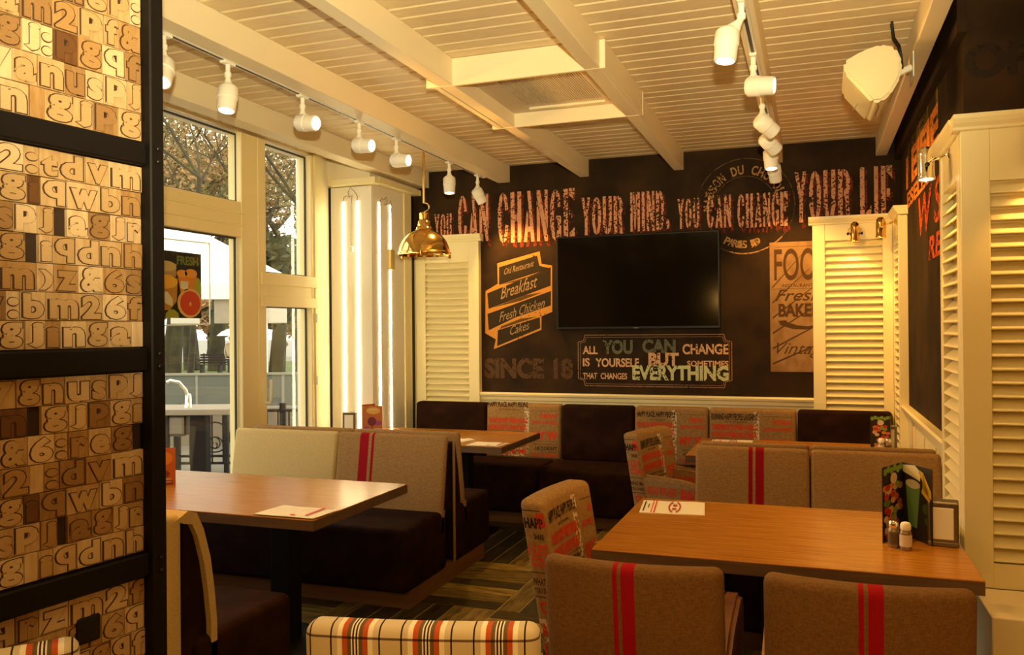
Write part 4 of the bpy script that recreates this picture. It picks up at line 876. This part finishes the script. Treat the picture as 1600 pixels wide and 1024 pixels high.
for (z0, z1, rows) in ROWS:
    h = (z1 - z0) / len(rows)
    for ri, row in enumerate(rows):
        ws = [{'m': 1.35, 'w': 1.35, 'i': .55, 'j': .7, ':': .5, '.': .5, '/': .7, 'f': .7, 'r': .75, 't': .7, 's': .75, ')': .6}.get(ch, 1.0) * rs.uniform(.92, 1.08) for ch in row]
        sc = .455 / sum(ws); x = -.455
        for ch, w_ in zip(row, ws):
            w = w_ * sc; z = z0 + ri * h; dth = rs.choice((.010, .012, .014)); m = rs.choices(WOODS, (5, 5, 4, 4, 3, 1))[0]
            if ch == '.' and rs.random() < .6:
                x += w; continue
            tb = obj('type_block', box(x + .0008, x + w - .0008, .004 - dth, .004, z + .0008, z + h - .0008, .0008, 1), m, scr)
            if ch != '.':
                y = .004 - dth
                pad = .10; lw = w * (1 - 2 * pad); lh = h * (.86 if ch in 'gjpqd/7bfh&26' else .70); lz = z + h * .07
                ol = bpy.data.objects.new('letter_edge_shade', glyph_solid(ch, .075, .6)); ol.data.materials.append(EDGE_SHADE) if not ol.data.materials else None
                COL.objects.link(ol); ol.parent = tb; ol.location = (x + w * .04, y, lz - h * .03); ol.scale = (w * .92, .0012, lh + h * .06)
                lt = bpy.data.objects.new('letter', glyph_solid(ch, .045, 1.0).copy() if 0 else glyph_solid(ch, .045, 1.0)); COL.objects.link(lt); lt.parent = tb
                if not lt.data.materials: lt.data.materials.append(m)
                lt.material_slots[0].link = 'OBJECT'; lt.material_slots[0].material = m
                lt.location = (x + w * pad, y, lz); lt.scale = (lw, .0030, lh)
            x += w
obj('socket', box(-.20, -.135, -.016, .004, .775, .842, .006, 2), BLACK, scr)

# ================================================================== OUTSIDE THE WINDOWS
OA = math.atan2(.338589, .940895)
GROUND = mat('wet paving', (.18, .165, .125), .6, var=(.6, (.24, .22, .17), .3, .7)); LAWN = mat('lawn', (.07, .10, .012), .9, var=(.8, (.11, .145, .022), .35, .65))
g = obj('street_ground', box(-200, -3.96, -60, 160, -.42, -.36), GROUND); g['kind'] = 'structure'
g = obj('terrace_floor', box(-9.2, -3.96, 1.0, 14, -.36, -.02), mat('terrace paving', (.19, .17, .13), .7, var=(3, (.14, .12, .09), .3, .7))); g['kind'] = 'structure'
def at_out(px_x, d, z=0):
    """point on the ground plan seen in direction px_x (1600 wide frame) at camera depth d"""
    r = right * ((px_x - 800) / 1307.776) + fwd; return Vector((r.x * d, r.y * d, z))
p1, p2, p3, p4 = (-39.5, 36.6), (-19.5, 43.8), (-8, 26.5), (-34, 17.2)
lw = bmesh.new(); c0 = Vector((-26.5, 31)); ux = Vector((.94, .34)); uy = Vector((-.34, .94))
vs = [lw.verts.new((*(c0 + ux * a + uy * b), z)) for z in (-.36, -.30) for a, b in ((-26, -3.5), (26, -3.5), (26, 14), (-26, 14))]
for f in ((0, 3, 2, 1), (4, 5, 6, 7), (0, 1, 5, 4), (1, 2, 6, 5), (2, 3, 7, 6), (3, 0, 4, 7)): lw.faces.new([vs[i] for i in f])
tag(obj('lawn', lw, LAWN), 'green lawn under the park trees outside the window', 'lawn')['kind'] = 'stuff'
BARK = mat('wet bark', (.035, .026, .014), .85, var=(1.5, (.075, .065, .02), .4, .7), bump=(6, .4))
LEAFA = mat('autumn leaves', (.36, .20, .08), .8, var=(.35, (.20, .18, .07), .42, .6)); LEAFB = mat('russet leaves', (.42, .23, .09), .8, var=(.5, (.28, .22, .09), .42, .6)); LEAFG = mat('dark evergreen leaves', (.035, .045, .018), .8, var=(.5, (.07, .075, .03), .4, .62))
def tree(label, base, h, r, ln, seed, leaf, nleaf, lsize, trunkfrac=.35, spread=.75, maxlev=4):
    rn = random.Random(seed); t = thing('tree', label, 'tree', base, 0, 'park trees outside the windows'); bm = bmesh.new(); tips = []
    def grow(p, d, L_, rad, lev):
        n = 3; pts = [p.copy()]; rr = [rad]; q = p.copy(); dd = d.copy()
        for i in range(n):
            dd = (dd + Vector((rn.uniform(-1, 1), rn.uniform(-1, 1), rn.uniform(-.4, .6))) * .16).normalized(); q = q + dd * (L_ / n); pts.append(q.copy()); rr.append(rad * (1 - .42 * (i + 1) / n))
        tube(pts, rr, 6 if lev < 2 else 4, bm)
        if lev >= 2: tips.extend(pts[1:])
        if lev < maxlev:
            k = rn.randint(2, 3) if lev else 4
            for _ in range(k):
                side = Vector((rn.uniform(-1, 1), rn.uniform(-1, 1), rn.uniform(-.15, .6))).normalized()
                grow(pts[-1] if rn.random() < .6 else pts[-2], (dd * (1 - spread) + side * spread + Vector((0, 0, .22))).normalized(), L_ * rn.uniform(.58, .80), rr[-1] * rn.uniform(.55, .8), lev + 1)
    grow(Vector((0, 0, 0)), Vector((ln[0], ln[1], 1)).normalized(), h * trunkfrac, r, 0)
    tk = obj('trunk', bm, BARK, t, smooth=60)
    if nleaf:
        vs = []; fs = []
        for _ in range(nleaf):
            c = rn.choice(tips) + Vector((rn.gauss(0, .35), rn.gauss(0, .35), rn.gauss(0, .30))) * (h / 10)
            a = Vector((rn.uniform(-1, 1), rn.uniform(-1, 1), rn.uniform(-1, 1))).normalized(); b = a.orthogonal().normalized(); s = lsize * rn.uniform(.6, 1.3); k = len(vs)
            vs += [c + a * s, c + b * s * .6, c - a * s, c - b * s * .6]; fs.append((k, k + 1, k + 2, k + 3))
        me = bpy.data.meshes.new('foliage'); me.from_pydata([tuple(v) for v in vs], [], fs); me.materials.append(leaf)
        fo = bpy.data.objects.new('foliage', me); COL.objects.link(fo); fo.parent = t; fo['kind'] = 'stuff'
    return t
GZ = -.30
tree('thick leaning park tree seen left of the fruit poster foot', at_out(266, 35.5, GZ), 14, .42, (.10, .03), 11, LEAFA, 3500, .10)
tree('park tree just right of the thick leaning trunk', at_out(300, 41, GZ), 15, .40, (-.12, .0), 12, LEAFA, 3500, .10)
tree('forked park tree behind the white umbrella', at_out(338, 40, GZ), 14, .42, (.06, .0), 13, LEAFB, 3500, .10)
tree('park tree behind the parasol canopy beside the window post', at_out(385, 44, GZ), 16, .40, (.0, .0), 14, LEAFB, 3500, .10)
tree('park tree seen through the narrow window', at_out(432, 36, GZ), 14, .36, (.05, .0), 15, LEAFA, 3500, .10)
tree('slim mossy tree filling the upper window pane', at_out(292, 19, -.36), 13, .085, (.12, .04), 21, LEAFB, 4200, .04, .42, .72, 5)
tree('bare branching tree near the upper left window', at_out(255, 24, -.36), 13, .11, (.06, .0), 22, LEAFA, 4200, .045, .4, .74, 5)
tree('russet tree behind the upper narrow window', at_out(455, 22, -.36), 13, .12, (-.04, .0), 23, LEAFA, 5500, .045, .4, .74, 5)
tree('dark evergreen tree above the parasol canopy', at_out(380, 27, -.36), 8.0, .22, (0, 0), 24, LEAFG, 7000, .15, .25, .8)
tree('tall russet tree between the two windows', at_out(405, 30, -.36), 15, .16, (0, 0), 25, LEAFB, 5000, .055, .4, .75, 5)
tree('distant russet tree at the far left of the park', at_out(215, 60, -.36), 13, .4, (0, 0), 26, LEAFA, 5000, .20, .2, .8)
tree('distant russet tree behind the park bench', at_out(330, 66, -.36), 13, .4, (0, 0), 27, LEAFA, 5000, .22, .15, .8)
tree('distant russet tree at the far right of the park', at_out(470, 62, -.36), 15, .4, (0, 0), 28, LEAFA, 6000, .22, .15, .8)
# park bench, walkers
bn = thing('park_bench', 'dark slatted park bench on the lawn', 'bench', at_out(343, 36.5, GZ), OA + R(4)); BW = mat('bench slats', (.035, .022, .012), .7)
for k in range(4): obj('slat', box(-.9, .9, .02 * k + .18, .02 * k + .21, .48 + .11 * k, .56 + .11 * k), BW, bn)
for k in range(3): obj('slat', box(-.9, .9, -.26 + .13 * k, -.16 + .13 * k, .42, .45), BW, bn)
for s in (-.75, 0, .75): obj('leg', box(s - .03, s + .03, -.26, .25, 0, .42), BW, bn); obj('back_post', box(s - .03, s + .03, .25, .29, .0, .92), BW, bn)
obj('armrest', tube([(-.92, .25, .62), (-.96, .0, .66), (-1.0, -.25, .60), (-.98, -.3, .42)], .025, 6), BW, bn)
def person(label, base, rotz, pts, edges, rad, cloth, skin, hair, trousers):
    t = thing('person', label, 'person', base, rotz)
    me = bpy.data.meshes.new('body'); me.from_pydata(pts, edges, []); o = bpy.data.objects.new('body', me); COL.objects.link(o); o.parent = t
    md = o.modifiers.new('skin', 'SKIN'); md.use_smooth_shade = True
    for i, sv in enumerate(me.skin_vertices[0].data): sv.radius = (rad[i], rad[i]); sv.use_root = (i == 0)
    o.modifiers.new('sub', 'SUBSURF').levels = 1; o.modifiers['sub'].render_levels = 1
    me.materials.append(cloth)
    hd = obj('head', lathe([(.002, 0), (.05, .01), (.08, .06), (.095, .12), (.09, .18), (.06, .225), (.002, .24)], 14), skin, o, (pts[3][0], pts[3][1] - .01, pts[3][2]), smooth=60)
    obj('hair', lathe([(.099, .10), (.102, .14), (.095, .19), (.062, .238), (.002, .25)], 14), hair, o, (pts[3][0], pts[3][1] + .012, pts[3][2]), smooth=60)
    for s in (-1, 1): obj('trouser_leg', tube([(s * .09, 0, .82), (s * .10, -.02 * s, .45), (s * .10, .05 * s, .08)], [.095, .075, .055], 10), trousers, o, smooth=60); obj('shoe', box(s * .10 - .045, s * .10 + .045, -.16 + .05 * s, .08 + .05 * s, 0, .08, .02, 2), LEGW, o)
    return t
PT = [(0, 0, .85), (0, 0, 1.10), (0, 0, 1.38), (0, 0, 1.50), (-.21, 0, 1.38), (-.27, -.06, 1.12), (-.20, -.26, 1.20), (.21, 0, 1.38), (.28, .02, 1.10), (.27, -.04, .84)]
ED = [(0, 1), (1, 2), (2, 3), (2, 4), (4, 5), (5, 6), (2, 7), (7, 8), (8, 9)]; RD = [.20, .19, .18, .065, .08, .065, .045, .08, .065, .045]
SKIN = mat('skin', (.50, .30, .20), .6); HAIR = mat('brown hair', (.06, .035, .02), .7)
pb = at_out(361, 34.0, -.36)
person('person in a tan coat walking under a white umbrella', pb, OA + R(160), PT, ED, RD, mat('tan coat', (.42, .33, .22), .8), SKIN, HAIR, mat('dark trousers', (.03, .03, .035), .8))
person('person in dark clothes walking beside the tan coat', pb + Vector((.62, .25, 0)), OA + R(170), PT, ED, RD, mat('dark coat', (.035, .035, .04), .8), SKIN, HAIR, mat('dark trousers', (.03, .03, .035), .8))
um = thing('umbrella', 'white umbrella held over the walker in the tan coat', 'umbrella', pb + Vector((.10, .10, 1.10)), 0)
obj('canopy', lathe([(.02, .98), (.28, .93), (.52, .82), (.70, .66), (.69, .655), (.51, .80), (.27, .91), (.02, .96)], 16, caps=False), mat('umbrella cloth', (.88, .86, .90), .6), um, smooth=30); obj('shaft', lathe([(.012, 0), (.012, 1.04)], 8), BLACK, um)
# white marquee
mq = thing('marquee', 'white pitched marquee roof on the terrace outside the window', 'marquee', at_out(246, 13, -.02), OA); CL = mat('marquee canvas', (.86, .84, .74), .7)
ev, rd_ = 2.30, 3.42
roof = bmesh.new(); P = {k: roof.verts.new(v) for k, v in {'a': (-4, 0, ev), 'b': (1.78, 0, ev), 'c': (1.78, 3.6, ev), 'd': (-4, 3.6, ev), 'e': (-2.6, 1.8, 3.60), 'f': (-.38, 1.8, 3.56)}.items()}
for f in ('abfe', 'bcf', 'cdef', 'dae', 'adcb'): roof.faces.new([P[c] for c in f])
rf = obj('roof', roof, CL, mq)
for i in range(6): obj('seam', tube([(-3.2 + .95 * i, -.002, ev + .01), (-2.6 + .44 * i, 1.79, 3.60 - .007 * i)], .008, 5), mat('canvas seam', (.70, .68, .58), .7), rf)
obj('valance', box(-4.02, 1.80, -.02, .0, ev - .22, ev + .01), CL, mq)
for i in range(9): obj('curtain', box(-3.9 + .68 * i, -3.9 + .68 * i + (.30 if i % 2 else .45), .05, .09, 1.70, ev - .2, .01, 1), mat('curtain %d' % (i % 2), ((.62, .56, .44), (.36, .30, .22))[i % 2], .8), mq)
for x in (-3.9, 1.65): obj('pole', box(x - .04, x + .04, .0, .08, 0, ev), WHITE, mq)
# parapet with grey panels
pp = thing('parapet', 'low beige parapet with grey panels beyond the terrace railing', 'parapet', at_out(200, 11.6, -.02), OA)
obj('base_wall', box(-1.5, 4.0, 0, .16, 0, .50), mat('parapet base', (.20, .165, .11), .8), pp); obj('coping', box(-1.5, 4.0, -.03, .19, .50, .535, .006, 1), mat('parapet coping', (.28, .26, .20), .7), pp)
PG = mat('grey panel', (.12, .125, .10), .5); 
for i in range(9): obj('panel', box(-1.45 + .6 * i, -1.45 + .6 * i + .56, .06, .08, .54, .97), PG, pp); obj('panel_post', box(-1.49 + .6 * i, -1.46 + .6 * i, .05, .09, .53, .99), mat('parapet coping', (0, 0, 0)), pp)
obj('top_rail', box(-1.5, 4.0, .04, .10, .97, 1.0), mat('parapet coping', (0, 0, 0)), pp)
# wrought iron railing
rl = thing('iron_railing', 'black wrought iron terrace railing with scrolls', 'railing', at_out(200, 9.5, -.02), OA)
for z in (.07, .15, .66): obj('rail', box(-1.2, 3.0, -.012, .012, z, z + .028), BLACK, rl)
for i in range(34): obj('baluster', box(-1.18 + .125 * i - .007, -1.18 + .125 * i + .007, -.007, .007, .07, .66), BLACK, rl)
for x in (-1.2, .55, 1.75, 2.95): obj('post', box(x - .03, x + .03, -.03, .03, 0, .76), BLACK, rl)
for cx_ in (.0, .98, 1.32, 2.3):
    obj('scroll', tube([(cx_ + .17 * math.cos(a), -.016, .38 + .17 * math.sin(a)) for a in [2 * math.pi * i / 20 for i in range(21)]], .009, 5), BLACK, rl)
    for s in (-1, 1): obj('scroll', tube([(cx_ + s * (.16 - .010 * i) * math.cos(.55 * i) * .6, -.018, .30 + (.10 - .006 * i) * math.sin(.55 * i)) for i in range(14)], .007, 5), BLACK, rl)
# wash table with tap
wt = thing('wash_table', 'outdoor wash table with a metal tap on the terrace', 'table', at_out(230, 8.4, -.02), OA); 
obj('top', box(-.5, .82, -.05, .55, .74, .80, .006, 1), mat('worktop', (.26, .21, .15), .5), wt); obj('cabinet_leg', box(.42, .58, .0, .14, 0, .74), mat('dark cabinet', (.008, .004, .003), .6, spec=.2), wt); obj('leg', box(.765, .805, -.02, .03, 0, .74), BLACK, wt); obj('leg', box(.16, .20, .0, .05, 0, .74), BLACK, wt); obj('leg', box(-.45, -.41, .0, .05, 0, .74), BLACK, wt)
obj('basin', box(-.45, .36, .02, .45, .52, .74, .03, 2), GREY, wt); obj('waste_pipe', tube([(.06, .2, .53), (.06, .18, .40), (.22, .1, .05)], .03, 8), WHITE, wt, smooth=50)
obj('tap', tube([(.33, .20, .80), (.34, .20, .86), (.31, .18, .98), (.25, .16, 1.06), (.17, .14, 1.08), (.14, .13, 1.06)], .018, 8), CHROME, wt, smooth=50); obj('tap_base', lathe([(.04, .80), (.035, .84), (.03, .92), (.02, .94)], 12, Matrix.Translation((.33, .2, 0))), CHROME, wt, smooth=40)
# white facade pier beside the narrow window
tag(obj('facade_pier', box(-4.62, -4.05, 6.80, 7.4, -.36, 4.2), mat('rough white render', (.66, .66, .55), .85, var=(2.2, (.50, .50, .40), .45, .7), bump=(12, .3))), 'rough white rendered pier outside the narrow window', 'pier')
# fruit poster hanging in a wire frame outside the glass
fp = thing('fruit_poster', 'fruit juice poster in a white wire frame hanging outside the window', 'poster', (-3.93, 4.66, 1.645))
obj('board', box(-.006, .0, -.80, 0, 0, .437), cmat('poster black', (.012, .010, .006)), fp)
def onp(u, v, off): return (.0004 + off, u, v)
bd = fp.children[0]
decal('lettering', bd, cmat('olive letters', (.16, .17, .03)), [('T', 'FRESH', -.232, -.03, .352, .412, .04)], onp, .0006)
decal('glass_print', bd, cmat('amber glass', (.50, .22, .03)), [('P', [(-.44, .26), (-.225, .26), (-.235, .11), (-.30, .05), (-.37, .05), (-.43, .11)])], onp, .0004); decal('juice_print', bd, cmat('juice', (.80, .40, .03)), [('E', -.333, .235, .108, .045)], onp, .0006)
decal('glass_print', bd, cmat('back glass', (.42, .24, .10)), [('P', [(-.41, .355), (-.235, .355), (-.24, .27), (-.40, .27)])], onp, .0002); decal('froth_print', bd, cmat('pale juice', (.55, .38, .14)), [('E', -.322, .335, .085, .035)], onp, .0003)
decal('glass_print', bd, cmat('orange glass', (.70, .22, .02)), [('P', [(-.225, .29), (-.045, .30), (-.05, .17), (-.20, .17)])], onp, .0005); decal('juice_print', bd, cmat('orange froth', (.75, .30, .04)), [('E', -.185, .295, .05, .025), ('E', -.10, .30, .06, .03)], onp, .0006)
decal('label_print', bd, cmat('cream label', (.72, .60, .40)), [('P', [(-.39, .165), (-.32, .17), (-.27, .12), (-.275, .075), (-.33, .09), (-.385, .13)]), ('P', [(-.20, .245), (-.125, .245), (-.13, .19), (-.16, .18), (-.20, .20)])], onp, .0009)
decal('grapefruit_rind', bd, cmat('rind', (.75, .42, .14)), [('E', -.112, .10, .118, .098)], onp, .0009); decal('grapefruit_flesh', bd, cmat('grapefruit', (.62, .055, .012)), [('E', -.108, .10, .098, .083)], onp, .0011); decal('grapefruit_core', bd, cmat('rind', (0, 0, 0)), [('E', -.108, .095, .012, .014)], onp, .0013)
decal('lime_print', bd, cmat('lime fruit', (.36, .33, .03)), [('P', [(-.34, .0), (-.335, .03), (-.30, .055), (-.26, .055), (-.22, .03), (-.215, .0)]), ('P', [(-.46, .0), (-.455, .045), (-.42, .055), (-.37, .03), (-.36, .0)]), ('E', -.035, .20, .035, .075)], onp, .0007)
for a in (((0, .085, -.04), (0, .085, .52)), ((0, -.85, -.06), (0, .085, -.04)), ((0, -.85, .50), (0, .085, .52))): obj('wire', tube(a, .0045, 6), WHITE, fp)
obj('wire', tube([(0, 0, .437), (0, .085, .52)], .002, 5), WHITE, fp); obj('wire', tube([(0, 0, 0), (0, .085, -.04)], .003, 5), WHITE, fp)
